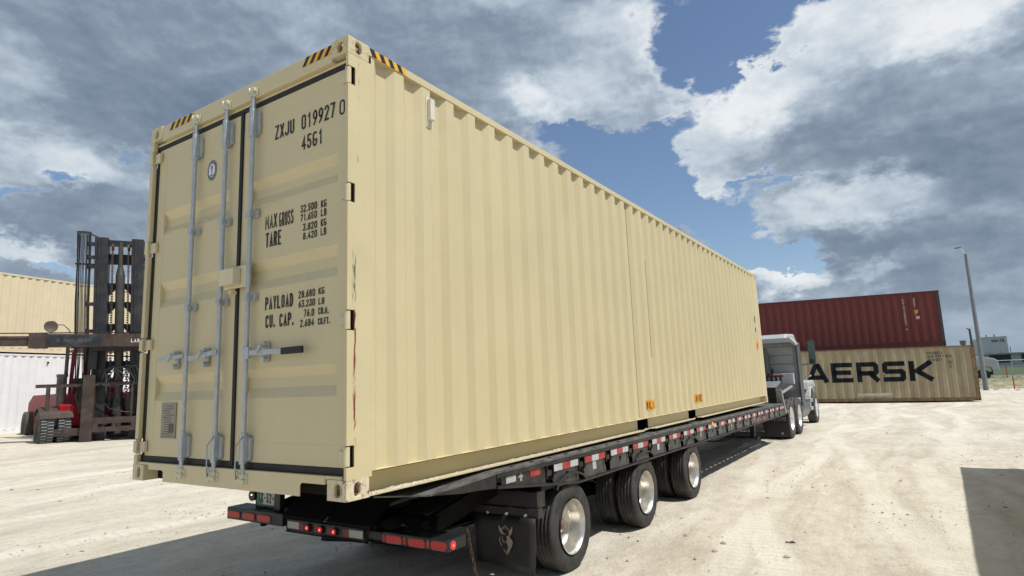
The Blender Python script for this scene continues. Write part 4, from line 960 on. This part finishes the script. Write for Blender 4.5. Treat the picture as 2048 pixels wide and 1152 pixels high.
# local +y of a container runs along its length; length axis points left-and-back from the right-hand end
def stack_frame(xr,yr,z,yaw,tilt=0): 
    # near face is local -x side after rotating so that local y points to the left
    return dict(loc=(xr,yr,z),rot=(0,0,yaw))
def place(xr,yr,dirv):
    """location and yaw so that local y runs along dirv from the corner (xr,yr) and the local +x face looks at the camera"""
    d=Vector((dirv[0],dirv[1],0)).normalized(); yaw=math.atan2(-d.x,d.y); n=Vector((math.cos(yaw),math.sin(yaw),0))
    return Vector((xr,yr,0))-n*CW,yaw
d=(-.972,-.235)
def right_container(name,label,xr,yr,z,H,paint,rail,wear,dirv,tilt=0):
    # local +y leftwards: yaw puts local +x towards... the camera side is local +x if the cross product faces it
    dd=Vector((dirv[0],dirv[1],0)).normalized(); yaw=math.atan2(-dd.x,dd.y); n=Vector((math.cos(yaw),math.sin(yaw),0))
    s_=1 if n.y<0 else -1
    loc=Vector((xr,yr,z))-n*CW*s_
    t=simple_container(name,label,loc,(tilt,0,yaw),paint,rail,H,rail_wear=wear,per=(.405,.125,.068,.125))
    return t,s_
mk,ms=right_container('shipping_container','weathered beige container with big black MAERSK lettering on the ground',6.53,33.7,-.99,2.591,maersk_m,rust_m,rust_m,d,tilt=R_(.7))
WIDE={'M':[[(0,0),(0,1),(.5,.15),(1,1),(1,0)]],'A':[[(0,0),(.42,1),(.58,1),(1,0)],[(.2,.22),(.8,.22)]],'E':[[(1,1),(0,1),(0,0),(1,0)],[(0,.5),(.9,.5)]],
'R':[[(0,0),(0,1),(.9,1),(1,.9),(1,.52),(.9,.42),(0,.42)],[(.62,.42),(1,0)]],'S':[[(1,1),(.08,1),(0,.92),(0,.58),(.08,.5),(.92,.5),(1,.42),(1,.08),(.92,0),(0,0)]],'K':[[(0,0),(0,1)],[(1,1),(.28,.5),(1,0)]]}
def side_letters(parent,sgn,text,y0,y1,z,h,sw,m,nm='lettering',cwf=.84,out=.004,rev=True):
    """lettering on the face at local x = sgn*CW; reads left to right for a viewer in front"""
    g=MB()
    xd=(0,1,0) if sgn>0 else (0,-1,0)
    org=(sgn*(CW-.005+out),0,0)
    if text=='MAERSK':
        keep={k:GL[k] for k in WIDE}; GL.update(WIDE)
        fit(g,text,y0,y1,z,h,0,sw=sw,nd=(sgn,0,0),xd=xd,org=org,cwf=cwf); GL.update(keep)
        return conform(g,nm,m,parent,sgn,corr(.178,CL-.178,.405,.125,.068,.125),.004)
    else: fit(g,text,y0,y1,z,h,0,sw=sw,nd=(sgn,0,0),xd=xd,org=org,cwf=cwf)
    return g.build(nm,m,parent)
big_black=mat('big_black_print',(.008,.012,.016),.8,var=.15,scale=4,spec=.15)
# viewer-left is increasing local y when sgn<0
sgn=ms
sg=-1 if sgn<0 else 1
def lx(y): return -y if sg<0 else y
# MAERSK: heavy extended capitals
side_letters(mk,sg,'MAERSK',lx(8.62),lx(1.80),.95,.98,.225,big_black,cwf=.86)
for i,(tx,w_) in enumerate((('MSKU',.62),('4870164',1.0),('45G1',.62))):
    side_letters(mk,sg,tx,lx(1.95),lx(1.95-w_),2.22-.17*i,.12,.026,mat('faded_print',(.06,.055,.045),.6))
g=MB()
for (yy,zz,w_,h_) in ((.95,1.75,.16,.12),(1.0,1.55,.12,.1)): g.box(sg*(CW-.004),sg*CW,yy,yy+w_,zz,zz+h_)
g.build('small_decal',mat('faded_decal',(.16,.13,.09),.6),mk)
g=MB(); g.m=0
for (yy,w_) in ((3.6,1.5),(7.6,.7)): g.box(sg*(CW-.004),sg*CW,yy,yy+w_,.26,.42)
for zz in (1.02,.88): g.box(sg*(CW-.004),sg*CW,.72,.80,zz,zz+.05)
g.build('pale_patch',mat('pale_patch',(.42,.38,.31),.6),mk)
dr_=(-.976,-.215)
rl,_=right_container('shipping_container','dark red container at the bottom, almost hidden behind the MAERSK one',5.67,38.04,-1.0,2.896,red_m,red_rail,dark_cast,dr_)
rl['group']='dark red containers of one stack'
ru,rs=right_container('shipping_container','dark red container lying on top, above the beige MAERSK container',5.67,38.04,1.90,2.896,red_m,red_rail,dark_cast,dr_)
ru['group']='dark red containers of one stack'
sg2=-1 if rs<0 else 1
wp=mat('white_print',(.6,.55,.52),.6,var=.3,scale=20)
g=MB()
for i,ch in enumerate('CAIU1200221 6'):
    if ch!=' ': letters(g,ch,Vector((sg2*(CW-.001),sg2*-1*-0+1.78,2.42-i*.135)) ,(0,(1 if sg2>0 else -1),0),(0,0,1),(sg2,0,0),.10,.10,.075,.018)
g.build('lettering',wp,ru)
g=MB()
for i,ch in enumerate('45G1 20'):
    if ch!=' ': letters(g,ch,Vector((sg2*(CW-.001),1.25,2.45-i*.135)),(0,(1 if sg2>0 else -1),0),(0,0,1),(sg2,0,0),.10,.10,.075,.018)
g.build('lettering',wp,ru)
g=MB(); g.m=0; g.box(sg2*(CW-.004),sg2*CW,1.08,1.26,1.72,1.90); g.m=1; g.box(sg2*(CW-.004),sg2*CW,1.05,1.23,1.38,1.56)
g.build('decal',[mat('orange_decal',(.6,.28,.03),.5),mat('pinkish_decal',(.5,.33,.33),.5)],ru)

# ------------------------------------------------------------------ stacked containers on the left
lw=mat('white_container_paint',(.78,.79,.80),.4,var=.04,scale=2,bump=.003,bscale=3)
lb=mat('pale_beige_container',(.66,.58,.40),.42,var=.04,scale=2,bump=.003,bscale=3)
orange=mat('orange_light',(.7,.2,.02),.4)
def left_container(label,z,paint,H):
    dd=Vector((-.24,.97,0)).normalized(); yaw=math.atan2(-dd.x,dd.y); n=Vector((math.cos(yaw),math.sin(yaw),0))
    start=Vector((-23.65,6.15,0))-dd*5.2
    loc=start-n*CW+Vector((0,0,z))
    return simple_container('shipping_container',label,loc,(0,0,yaw),paint,paint,H)
wc=left_container('white container standing on the ground behind the red forklift',-.52,lw,2.896)
g=MB(); g.box(CW-.003,CW+.02,6.55,6.62,2.56,2.63); g.build('vent',dark_void,wc)
bc=left_container('pale beige container stacked on the white one, behind the forklift mast',2.44,lb,2.896)

# ------------------------------------------------------------------ forklift
def forklift():
    u=Vector((.53,.85,0)).normalized(); yaw=math.atan2(u.y,u.x)
    t=thing('forklift','heavy red container forklift with tall black mast and a long rusty spreader bar','forklift',(-16.83,6.79,-.78),(0,0,yaw))
    # local: x along the spreader, y backwards, z up
    dkm=mat('mast_steel',(.018,.020,.025),.5,var=.35,scale=3,dust=(.06,.042,.032),dustamt=(.48,.8),dscale=3)
    rst=mat('rusty_steel',(.045,.030,.024),.65,var=.4,scale=3,dust=(.10,.068,.052),dustamt=(.45,.75),dscale=4,bump=.003)
    redp=mat('forklift_red',(.25,.010,.018),.5,var=.15,scale=3,dust=(.15,.015,.02),dustamt=(.6,.95),spec=.15)
    hose=mat('hose_black',(.02,.02,.02),.5); olive=mat('cylinder_paint',(.05,.047,.04),.5,var=.3,scale=5,dust=(.09,.07,.055))
    sh=lambda p: Vector((p.x+.19-.036*p.z,p.y,p.z))
    for x0,x1 in ((-.78,-.42),(.22,.56)):
        mb=MB(sh); mb.box(x0,x1,.0,.07,.1,6.50); mb.box(x0,x0+.05,.07,.42,.1,6.50); mb.box(x1-.05,x1,.07,.42,.1,6.50); mb.box(x0+.09,x0+.15,-.03,.0,1.2,6.45); mb.build('mast_rail',dkm,t,bevel=.01)
        mb=MB(sh); xm=x0+.04 if x0<0 else x1-.04; sx=-1 if x0<0 else 1
        for z in (6.28,5.85,5.55,4.35,3.5): 
            mb=MB(sh); mb.beam((xm,.12,z),(xm+sx*.22,.12,z),.16,.10); mb.cyl((xm+sx*.22,.12,z-.07),(xm+sx*.22,.12,z+.07),.05,8); mb.build('mast_bracket',dkm,t)
    for z,h in ((6.38,.2),(5.85,.34),(5.0,.12),(4.4,.12),(3.2,.14),(3.7,.1),(2.5,.14),(1.3,.2)):
        mb=MB(sh); mb.box(-.44,.24,.28,.36,z-h/2,z+h/2)
        if z<5.5:
            for sx in (-1,1): mb.prism([(-.10+sx*.32,z-h/2),(-.10+sx*.32,z-h/2-.3),(-.10+sx*.08,z-h/2)],'y',.29,.35)
        mb.build('crossmember',dkm,t)
    mb=MB(sh); mb.cyl((-.09,.14,.3),(-.09,.14,5.30),.13,14); mb.cyl((-.09,.14,5.30),(-.09,.14,5.55),.13,14,.08); mb.cyl((-.09,.14,5.55),(-.09,.14,6.4),.07,12); mb.build('lift_cylinder',olive,t)
    for x in (-.31,.13):
        mb=MB(sh)
        z=1.2
        while z<6.2: mb.box(x-.028,x+.028,.10,.14,z,z+.055); z+=.075
        mb.cyl((x-.03,.16,6.22),(x+.03,.16,6.22),.11,12); mb.build('lift_chain',rst,t)
    # hose tower
    mb=MB(sh); ring=[(-1.08+.2*math.cos(R_(a)),.1+.12*math.sin(R_(a))) for a in range(0,360,20)]
    mb.prism(ring,'z',6.62,6.66); mb.beam((-.90,.1,6.60),(-.6,.1,6.45),.05,.04); mb.build('hose_guide',dkm,t)
    mb=MB(sh); mb.beam((-1.30,.1,5.62),(-.6,.1,5.62),.04,.05); mb.build('hose_guide',dkm,t)
    mb=MB(sh); mb.beam((-1.33,.1,2.98),(-.6,.1,3.02),.04,.05); mb.beam((-1.33,.1,2.95),(-1.33,.1,3.3),.03,.03); mb.build('hose_guide',dkm,t)
    for k in range(16):
        a=R_(22.5*k); x=-1.08+.18*math.cos(a); y=.1+.10*math.sin(a); mb=MB(sh)
        mb.tube([(x,y,6.60),(x+.02*math.sin(k),y,5.6),(x-.01,y+.01*math.cos(k),4.4),(x+.01,y,3.0),(x+.04*math.sin(k*2),y,1.9),(x*.9,y,1.3)],.011+.004*(k%3==0),5); mb.build('hydraulic_hose',hose if k%4 else olive,t)
    # spreader
    mb=MB(); mb.box(-2.10,2.3,-.75,-.42,2.96,3.34); mb.box(-2.12,-1.72,-.78,-.39,2.93,3.36); mb.box(-.30,-.22,-.765,-.75,2.96,3.34); sp=mb.build('spreader_beam',rst,t,bevel=.015)
    mb=MB(); mb.box(-1.70,-.35,-.754,-.7505,3.0,3.29); mb.build('bare_patch',mat('black_patch',(.02,.022,.028),.4,var=.4,scale=6,dust=(.07,.08,.10),dustamt=(.52,.7)),sp)
    g=MB(); fit(g,'3 MAS N28',-1.45,-.70,3.10,.10,.757,sw=.014,nd=(0,-1,0)); g.build('lettering',mat('chalk_print',(.10,.11,.12),.7),sp)
    g=MB(); fit(g,'LAX',.42,.64,3.08,.11,.757,sw=.018,nd=(0,-1,0)); g.build('lettering',mat('white_mark',(.7,.7,.7),.6),sp)
    mb=MB(); mb.box(-6.2,-2.12,-.70,-.47,3.0,3.28); mb.box(-6.2,-2.12,-.72,-.70,3.20,3.26); mb.build('telescopic_arm',rst,t,bevel=.01)
    mb=MB(); mb.box(2.3,5.9,-.70,-.47,3.0,3.28); mb.build('telescopic_arm',rst,t,bevel=.01)
    mb=MB(); mb.tube([(-6,-.6,3.40),(-4,-.6,3.36),(-2.2,-.6,3.37),(-1.2,-.55,3.39),(2,-.55,3.40)],.018); mb.tube([(.2,-.55,3.36),(.6,-.6,3.5),(1.0,-.6,3.42)],.014); mb.build('hydraulic_hose',hose,t)
    mb=MB(); mb.box(-.70,.70,-.42,-.02,2.85,3.30); mb.box(-.72,-.5,-.3,-.05,2.3,3.0); mb.build('carriage',dkm,t)
    # work lamp on the beam
    mb=MB(); mb.lathe([(.001,.16),(.10,.13),(.16,.04),(.175,0),(.15,.015),(.001,.02)],(0,0,0),'y',18); lmp=mb.build('work_lamp',mat('lamp_brown',(.10,.075,.065),.4,var=.2),t,loc=(-1.62,-.72,3.56),rot=(0,0,R_(25)))
    mb=MB(); mb.tube([(-1.5,-.6,3.62),(-1.35,-.6,3.62),(-1.22,-.6,3.5),(-1.15,-.6,3.38)],.014); mb.build('lamp_cable',hose,t)
    # lower carriage
    mb=MB(); mb.box(-.80,-.50,-.40,-.10,.0,2.12); mb.box(.62,.80,-.35,-.1,.0,1.9); mb.build('carriage_post',rst,t,bevel=.01)
    mb=MB(); mb.box(-.50,.62,-.36,-.22,.42,.50); mb.box(-.50,.62,-.36,-.22,.72,.84); 
    for a,b in ((-.5,-.36),(.0,.1),(.5,.62)): mb.box(a,b,-.36,-.22,.50,.72)
    mb.box(-.36,.5,-.355,-.30,.50,.56); mb.box(-.36,.5,-.355,-.30,.66,.72)
    mb.build('slotted_plate',rst,t)
    mb=MB(); mb.box(-.50,.75,-.42,-.25,.0,.11); mb.box(-.85,-.45,-.44,-.08,.0,.05); mb.build('fork_bar',rst,t)
    mb=MB(); mb.box(-1.78,-.80,-.30,-.12,.34,.56); mb.build('lower_arm',rst,t,bevel=.01)
    mb=MB(); mb.box(-1.98,-.50,-.25,-.17,1.78,1.88); mb.box(-.5,.62,-.25,-.17,1.80,1.90); mb.box(-1.72,-1.63,-.25,-.17,.62,1.78); mb.box(.45,.50,-.28,-.2,.8,1.8); mb.build('guard_frame',rst,t)
    for k in range(9):
        mb=MB(); a=-.45+.09*k; r=.30+.03*(k%3)
        mb.tube([(a,-.2,1.95),(a+.1,-.34,2.1+r*.4),(a+.3,-.42,2.18+r*.6),(a+.55,-.40,2.12+.05*k%3),(a+.7,-.3,1.85+.1*(k%2)),(a+.6,-.24,1.6)],.014,5); mb.build('hydraulic_hose',mat('hose_grey',(.10,.10,.10),.5) if k%2 else hose,t)
    for pts in ([(-.5,-.2,2.0),(-.3,-.3,1.8),(0,-.35,1.75),(.3,-.3,1.85)],[(-.3,-.1,1.3),(-.1,-.3,1.1),(.3,-.3,.98),(.6,-.2,.95)],[(-.9,-.1,1.9),(-1.0,-.2,1.5),(-.85,-.3,1.1),(-.6,-.35,1.0)]):
        mb=MB(); mb.tube(pts,.016,6); mb.build('hydraulic_hose',hose,t)
    mb=MB(); mb.cyl((.0,.1,.9),(.0,.1,1.4),.11,12); mb.cyl((-.28,.05,.75),(-.28,.25,.75),.17,14); mb.box(.3,.56,-.05,.2,.85,1.5); mb.cyl((-.62,-.05,2.1),(-.62,-.05,2.9),.05,10); mb.cyl((-.75,-.05,1.3),(-.7,-.05,2.9),.04,10); mb.box(-.95,-.6,0,.2,1.0,2.0); mb.build('valve_block',dkm,t)
    mb=MB(); mb.cyl((-1.42,.1,1.25),(-1.42,.1,2.1),.13,14); mb.cyl((-1.42,.1,2.1),(-1.42,.1,2.18),.15,14); mb.cyl((-1.42,.1,1.05),(-1.42,.1,1.25),.07,10,.12); mb.build('air_cleaner',mat('dusty_steel',(.14,.125,.11),.5,metal=.3,var=.3,scale=6),t)
    mb=MB(); mb.cyl((-1.33,.1,2.18),(-1.33,.1,3.0),.05,10); mb.cyl((-1.42,.1,1.15),(-1.15,.2,.85),.06,10); mb.build('exhaust_pipe',dkm,t)
    # chassis and counterweight, turned a little against the spreader
    B=Matrix.Rotation(R_(21),4,'Z'); bt=lambda p: B@p
    mb=MB(bt); mb.prism([(.35,.62),(.35,1.25),(1.1,1.6),(5.0,1.6),(5.8,1.35),(5.8,1.02),(5.5,.98),(4.45,.50),(4.4,.45),(1.5,.45)],'x',-1.35,1.35); mb.build('body',redp,t,bevel=.03)
    mb=MB(bt); mb.box(-1.5,1.5,.9,3.3,.45,.60); mb.build('chassis',rst,t)
    mb=MB(bt); 
    for y in (.7,2.6):
        for x in (-.72,.72): mb.beam((x,y,1.4),(x*.9,y+.15,3.0),.10,.10)
    mb.box(-.75,.75,.7,2.9,2.98,3.06); mb.box(-.7,.7,2.3,2.7,1.5,2.1); mb.build('cab_frame',redp,t)
    mb=MB(bt); mb.box(-.3,.3,1.5,2.1,1.5,1.62); mb.box(-.3,.3,2.05,2.15,1.62,2.2); mb.build('seat',hose,t)
    def tyre(x,y,r,w,lugs,name='wheel'):
        c=B@Vector((x,y,r-.01))
        w_=bpy.data.objects.new(name,None); COL.objects.link(w_); w_.parent=t; w_.location=c; w_.rotation_euler=(0,0,R_(21))
        g=MB(); g.lathe([(r*.5,-w/2*.8),(r*.8,-w/2),(r*.93,-w/2*.95),(r-.02,-w/2*.8),(r-.02,w/2*.8),(r*.93,w/2*.95),(r*.8,w/2),(r*.5,w/2*.8)],(0,0,0),'x',36); g.build('tyre',mat('dusty_tyre',(.06,.055,.05),.85,var=.3,scale=8,dust=(.12,.11,.095)),w_)
        if lugs:
            g=MB()
            for k in range(40):
                for s_ in (-1,1):
                    a=R_(9*k+(4.5 if s_>0 else 0)); ca,sa=math.cos(a),math.sin(a); a2=a+R_(5)
                    M_=Matrix.Rotation(-a,4,'X') if False else Matrix.Rotation(a,4,'X')
                    g.box(s_*.01 if s_>0 else -w/2*.86,w/2*.86 if s_>0 else -.01,-.020,.020,r-.025,r+.010,M_)
            g.build('tread',mat('grey_tread',(.15,.16,.17),.8,var=.2,scale=10),w_)
        g=MB(); s=-1 if x<0 else 1; g.lathe([(r*.52,s*w*.40),(r*.48,s*w*.33),(r*.3,s*w*.1),(r*.16,s*w*.12),(r*.14,s*w*.3),(.001,s*w*.3)],(0,0,0),'x',24); g.build('rim',mat('brown_rim',(.13,.095,.06),.6,var=.3),w_)
    for s in (-1,1):
        tyre(s*1.62,.75,.56,.34,True); tyre(s*1.20,.75,.56,.34,True); tyre(s*1.35,5.0,.54,.42,False)
    for s in (-1,1):
        mb=MB(bt); pts=[(.75+.66*math.cos(R_(k)),.56+.66*math.sin(R_(k))) for k in range(35,150,13)]+[(.75+.62*math.cos(R_(k)),.56+.62*math.sin(R_(k))) for k in range(149,34,-13)]
        a,b=sorted((s*1.0,s*1.82)); mb.prism(pts,'x',a,b); mb.build('fender',rst,t)
    mb=MB(bt); mb.cyl((-1.0,.75,.56),(1.0,.75,.56),.12,12); mb.cyl((-1.2,5.0,.54),(1.2,5.0,.54),.09,12); mb.build('axle',dkm,t)
    return t
forklift()

# a container just outside the frame on the right, whose shadow falls into the picture
dd=Vector((.032,1,0)).normalized(); yaw=math.atan2(-dd.x,dd.y); n=Vector((math.cos(yaw),math.sin(yaw),0))
end=Vector((6.13,10.62,0)); loc=end-dd*CL+n*CW; loc.z=-1.045
simple_container('shipping_container','cream container beyond the right edge that shades the corner of the yard',loc,(0,0,yaw),cream,cream,CH)

# ------------------------------------------------------------------ far right: lamp post, road, verge, distant yard
post_m=mat('lamp_post_grey',(.20,.225,.24),.5,metal=.2,var=.12,scale=2)
t=thing('lamp_post','tall tapered grey lamp post with a short bent arm behind the MAERSK container','lamp post',(7.72,46.5,-.98),(0,0,0))
mb=MB(); mb.cyl((0,0,0),(.02,0,8.85),.145,12,.085); mb.build('pole',post_m,t)
mb=MB(); mb.beam((.02,0,8.83),(-.20,0,9.28),.09,.09); mb.build('lamp_arm',mat('bright_arm',(.7,.72,.74),.3,metal=.4),t)
mb=MB(); mb.box(-.52,-.16,-.10,.10,9.27,9.33); mb.build('lamp_head',post_m,t)
mb=MB(); mb.box(-.2,.2,-.2,.2,0,.06); mb.build('base_plate',post_m,t)

road_m=mat('grey_road',(.17,.175,.18),.85,var=.1,scale=.5); verge_m=mat('dry_verge',(.33,.29,.20),.95,var=.3,scale=.8,dust=(.17,.17,.08),dustamt=(.45,.6),dscale=1.2); grass_m=mat('green_field',(.055,.085,.025),.95,var=.3,scale=.25,dust=(.10,.11,.05),dustamt=(.5,.8),dscale=.4)
def sheet(name,x0,x1,y0,y1,z,m,nx=2,ny=2,amp=0,seed=4):
    mb=MB(); nx+=1; ny+=1
    for j in range(ny):
        for i in range(nx):
            x=x0+(x1-x0)*i/(nx-1); y=y0+(y1-y0)*j/(ny-1); e=min(i,nx-1-i,j,ny-1-j)
            mb.v.append((x,y,z+(amp*(vnoise(x*.5,y*.7,seed)+.5) if e else 0)))
    for j in range(ny-1):
        for i in range(nx-1): mb.f.append((j*nx+i,j*nx+i+1,(j+1)*nx+i+1,(j+1)*nx+i)); mb.mi.append(0); mb.smooth.append(True)
    return tag(mb.build(name,m),kind='structure')
sheet('verge',-60,80,50,84,-.935,verge_m,160,50,.38)
sheet('road',-300,400,85,112,-.90,road_m)
sheet('grass_field',-600,900,113,480,-.88,grass_m,60,40,.6)
# weeds and rubble on the verge
def tufts(name,label,n,xr,yr,h,m,seed):
    random.seed(seed); mb=MB()
    for k in range(n):
        x=random.uniform(*xr); y=random.uniform(*yr)
        if vnoise(x*.25,y*.35,seed)+random.uniform(-.2,.2)<-.02: continue
        z=-.95+.25*(vnoise(x*.5,y*.7,4)+.5)
        for b in range(5):
            a=random.random()*6.28; hh=h*random.uniform(.5,1.2); w_=.03; l=hh*.5
            mb.add([(x+w_*math.cos(a+1.57),y+w_*math.sin(a+1.57),z),(x-w_*math.cos(a+1.57),y-w_*math.sin(a+1.57),z),(x+l*math.cos(a),y+l*math.sin(a),z+hh)],[(0,1,2)])
    return tag(mb.build(name,m),label,'weeds',kind='stuff')
tufts('weeds','dry yellow green weeds growing along the road verge',4200,(4,40),(60,83),.22,mat('weed_green',(.23,.22,.09),.9,var=.4,scale=1),11)
mb=MB(); random.seed(5)
for k in range(220):
    x=random.uniform(7,30); y=random.uniform(44,60); r=.05+.22*random.random()**3; z0=-1.0
    a=random.random()*6.28; vs=[]
    for p in ico: vs.append((x+(p[0]*math.cos(a)-p[1]*math.sin(a))*r,y+(p[0]*math.sin(a)+p[1]*math.cos(a))*r*.8,z0+p[2]*r*.8))
    vs.append((x,y,z0-.1)); mb.add(vs,[(0,1,2),(0,2,3),(0,3,4),(0,4,5),(0,5,1),(6,2,1),(6,3,2),(6,4,3),(6,5,4),(6,1,5)])
tag(mb.build('rubble',mat('rubble_stone',(.34,.30,.24),.9,var=.3,scale=2)),'pale rubble heaped along the edge of the yard','rubble',kind='stuff')
ork=mat('orange_stake_paint',(.50,.07,.02),.6,var=.1)
for (x,y,h,lab) in ((9.25,47.6,.88,'short orange stake on the rubble, nearest the yard'),(11.5,73,1.55,'tall orange stake standing in the verge beside the road')):
    mb=MB(); mb.box(-.035,.035,-.02,.02,0,h-.05); mb.prism([(-.035,h-.05),(.035,h-.05),(0,h)],'y',-.02,.02)
    tag(mb.build('marker_stake',ork,loc=(x,y,-1.0)),lab,'stake',group='orange survey stakes')
# pale steel pipe fence
wf=mat('white_pipe',(.55,.56,.55),.5)
t=thing('pipe_fence','low white pipe fence running along the green field','fence',(14,92,-.9))
for z in (2.0,1.3):
    mb=MB(); mb.cyl((-6,0,z),(30,0,z),.05,6); mb.build('rail',wf,t)
for k in range(13):
    mb=MB(); mb.cyl((-6+3*k,0,0),(-6+3*k,0,2.05),.05,6); mb.build('post',wf,t)
# distant white tractor unit
t=thing('semi_truck','small distant white truck parked beyond the lamp post','truck',(9.9,77,-.85),(0,0,0))
tw=mat('far_white',(.45,.47,.49),.4); tk=mat('far_black',(.02,.02,.022),.6)
mb=MB(); mb.prism([(-2.6,.5),(-2.6,3.4),(-1.2,3.5),(-.6,2.4),(1.0,2.15),(1.35,1.9),(1.4,.9),(.9,.8),(.75,1.25),(.1,1.5),(-.5,1.2),(-.6,.5)],'y',-1.1,1.1); mb.build('cab',tw,t,bevel=.05)
mb=MB(); mb.prism([(-1.5,2.4),(-1.5,3.1),(-1.15,3.1),(-.75,2.4)],'y',-1.115,-1.101); mb.build('window',mat('cab_glass',(.02,.03,.035),.08),t)
for x in (.1,-3.4,-4.6):
    for y in (-.95,.95):
        mb=MB(); mb.cyl((x,y-.15,.5),(x,y+.15,.5),.52,18); mb.build('wheel',tk,t)
mb=MB(); mb.box(-5.4,.9,-.4,.4,.5,.8); mb.build('chassis_rail',tk,t)
mb=MB(); mb.cyl((-2.75,-.9,.8),(-2.75,-.9,4.2),.08,8); mb.build('exhaust_stack',galv,t)
# thin poles
t=thing('utility_pole','thin dark pole standing behind the end of the MAERSK container','pole',(9.72,80,-.9))
mb=MB(); mb.cyl((0,0,0),(-.1,0,5.5),.16,8,.10); mb.build('pole',mat('dark_pole',(.07,.075,.075),.6),t)
mb=MB(); mb.beam((-.1,0,5.4),(-.35,0,5.55),.1,.1); mb.build('pole_bracket',mat('dark_pole',(.07,.075,.075),.6),t)
t=thing('exhaust_stack','short dark stack with a flared top peeking over the MAERSK container','stack',(7.7,60,-.95))
mb=MB(); mb.cyl((0,0,0),(0,0,3.4),.14,10); mb.cyl((0,0,3.3),(0,0,3.65),.2,10,.24); mb.build('pipe',mat('olive_stack',(.12,.13,.11),.5),t)
# far grey mill building with its sign
fb=mat('far_building_grey',(.52,.55,.58),.8,var=.04,scale=.1); fd=mat('far_building_dark',(.22,.24,.26),.8)
t=thing('warehouse','tall pale grey warehouse with a dark rooftop sign line, far away','building',(37,360,-.9))
mb=MB(); mb.box(-5,5,0,60,0,14.2); mb.build('wall',fb,t)
mb=MB(); mb.box(-5.1,5.1,-.2,60.2,14.2,14.5); mb.build('roof',fb,t)
g=MB(); fit(g,'WHITE',-.8,4.0,11.9,1.25,.1,sw=.3); g.build('lettering',mat('far_sign',(.07,.08,.09),.7),t)
for x in (-2.6,.4):
    mb=MB(); mb.box(x,x+.5,1,2,14.5,15.6); mb.build('roof_vent',fd,t)
t=thing('low_warehouse','long low pale warehouse with dark loading bays beyond the green field','building',(48,300,-.9))
mb=MB(); mb.box(-19,52,0,30,0,5.4); mb.build('wall',mat('far_wall',(.36,.38,.38),.8),t)
mb=MB(); mb.box(-19.4,52.4,-.6,30.4,5.4,5.9); mb.build('roof',mat('far_roof',(.30,.32,.34),.7),t)
for k,(a,b) in enumerate(((-18.5,-12),(-8.8,-2.2),(1,8),(12,19),(24,31),(36,43))):
    mb=MB(); mb.box(a,b,-.12,-.02,2.2,5.2); mb.build('loading_bay',mat('bay_dark',(.03,.035,.04),.8),t)
random.seed(3)
for (x,h),wd in zip(((32.5,7.6),(36.2,7.2),(39.6,9.0),(44.4,7.6),(48,8.2)),('leftmost','second from the left','tallest','fourth from the left','rightmost')):
    mb=MB(); mb.cyl((0,0,0),(0,0,h),.16,6)
    tag(mb.build('light_mast',mat('far_mast',(.18,.2,.22),.7),loc=(x,331,-.9)),wd+' thin grey mast rising over the roof of the low warehouse','mast',group='thin masts on the skyline behind the low warehouse')
# dark tree line on the horizon
mb=MB()
for k in range(2600):
    x=random.uniform(-400,620); y=random.uniform(520,560); h=random.uniform(0,4.6)*(.6+.5*(vnoise(x*.05,0,6)+.5)); r=random.uniform(1.0,2.2)
    a=random.random()*3; 
    mb.add([(x-r,y,-.9+h),(x+r,y+.5*math.sin(a),-.9+h+.3),(x+.3*r,y,-.9+h+r*1.3)],[(0,1,2)])
    mb.add([(x-r*.8,y-.4,-.9+h+.2),(x+r*.6,y-.3,-.9+h-.3),(x,y-.2,-.9+h+r)],[(0,1,2)])
tag(mb.build('tree_line',mat('far_trees',(.05,.065,.045),.9,var=.3,scale=.1)),'far dark tree line along the horizon','trees',kind='stuff')
# twig lying on the yard
mb=MB(); mb.tube([(0,0,0.02),(.03,.01,.02),(.06,.0,.022),(.09,.02,.02)],.007,5); mb.tube([(.04,.01,.02),(.07,.03,.03)],.005,5)
tag(mb.build('twig',mat('twig_dark',(.03,.025,.02),.9),loc=(2.75,4.3,-1.05)),'short dark twig lying on the sunlit gravel right of the trailer','twig')
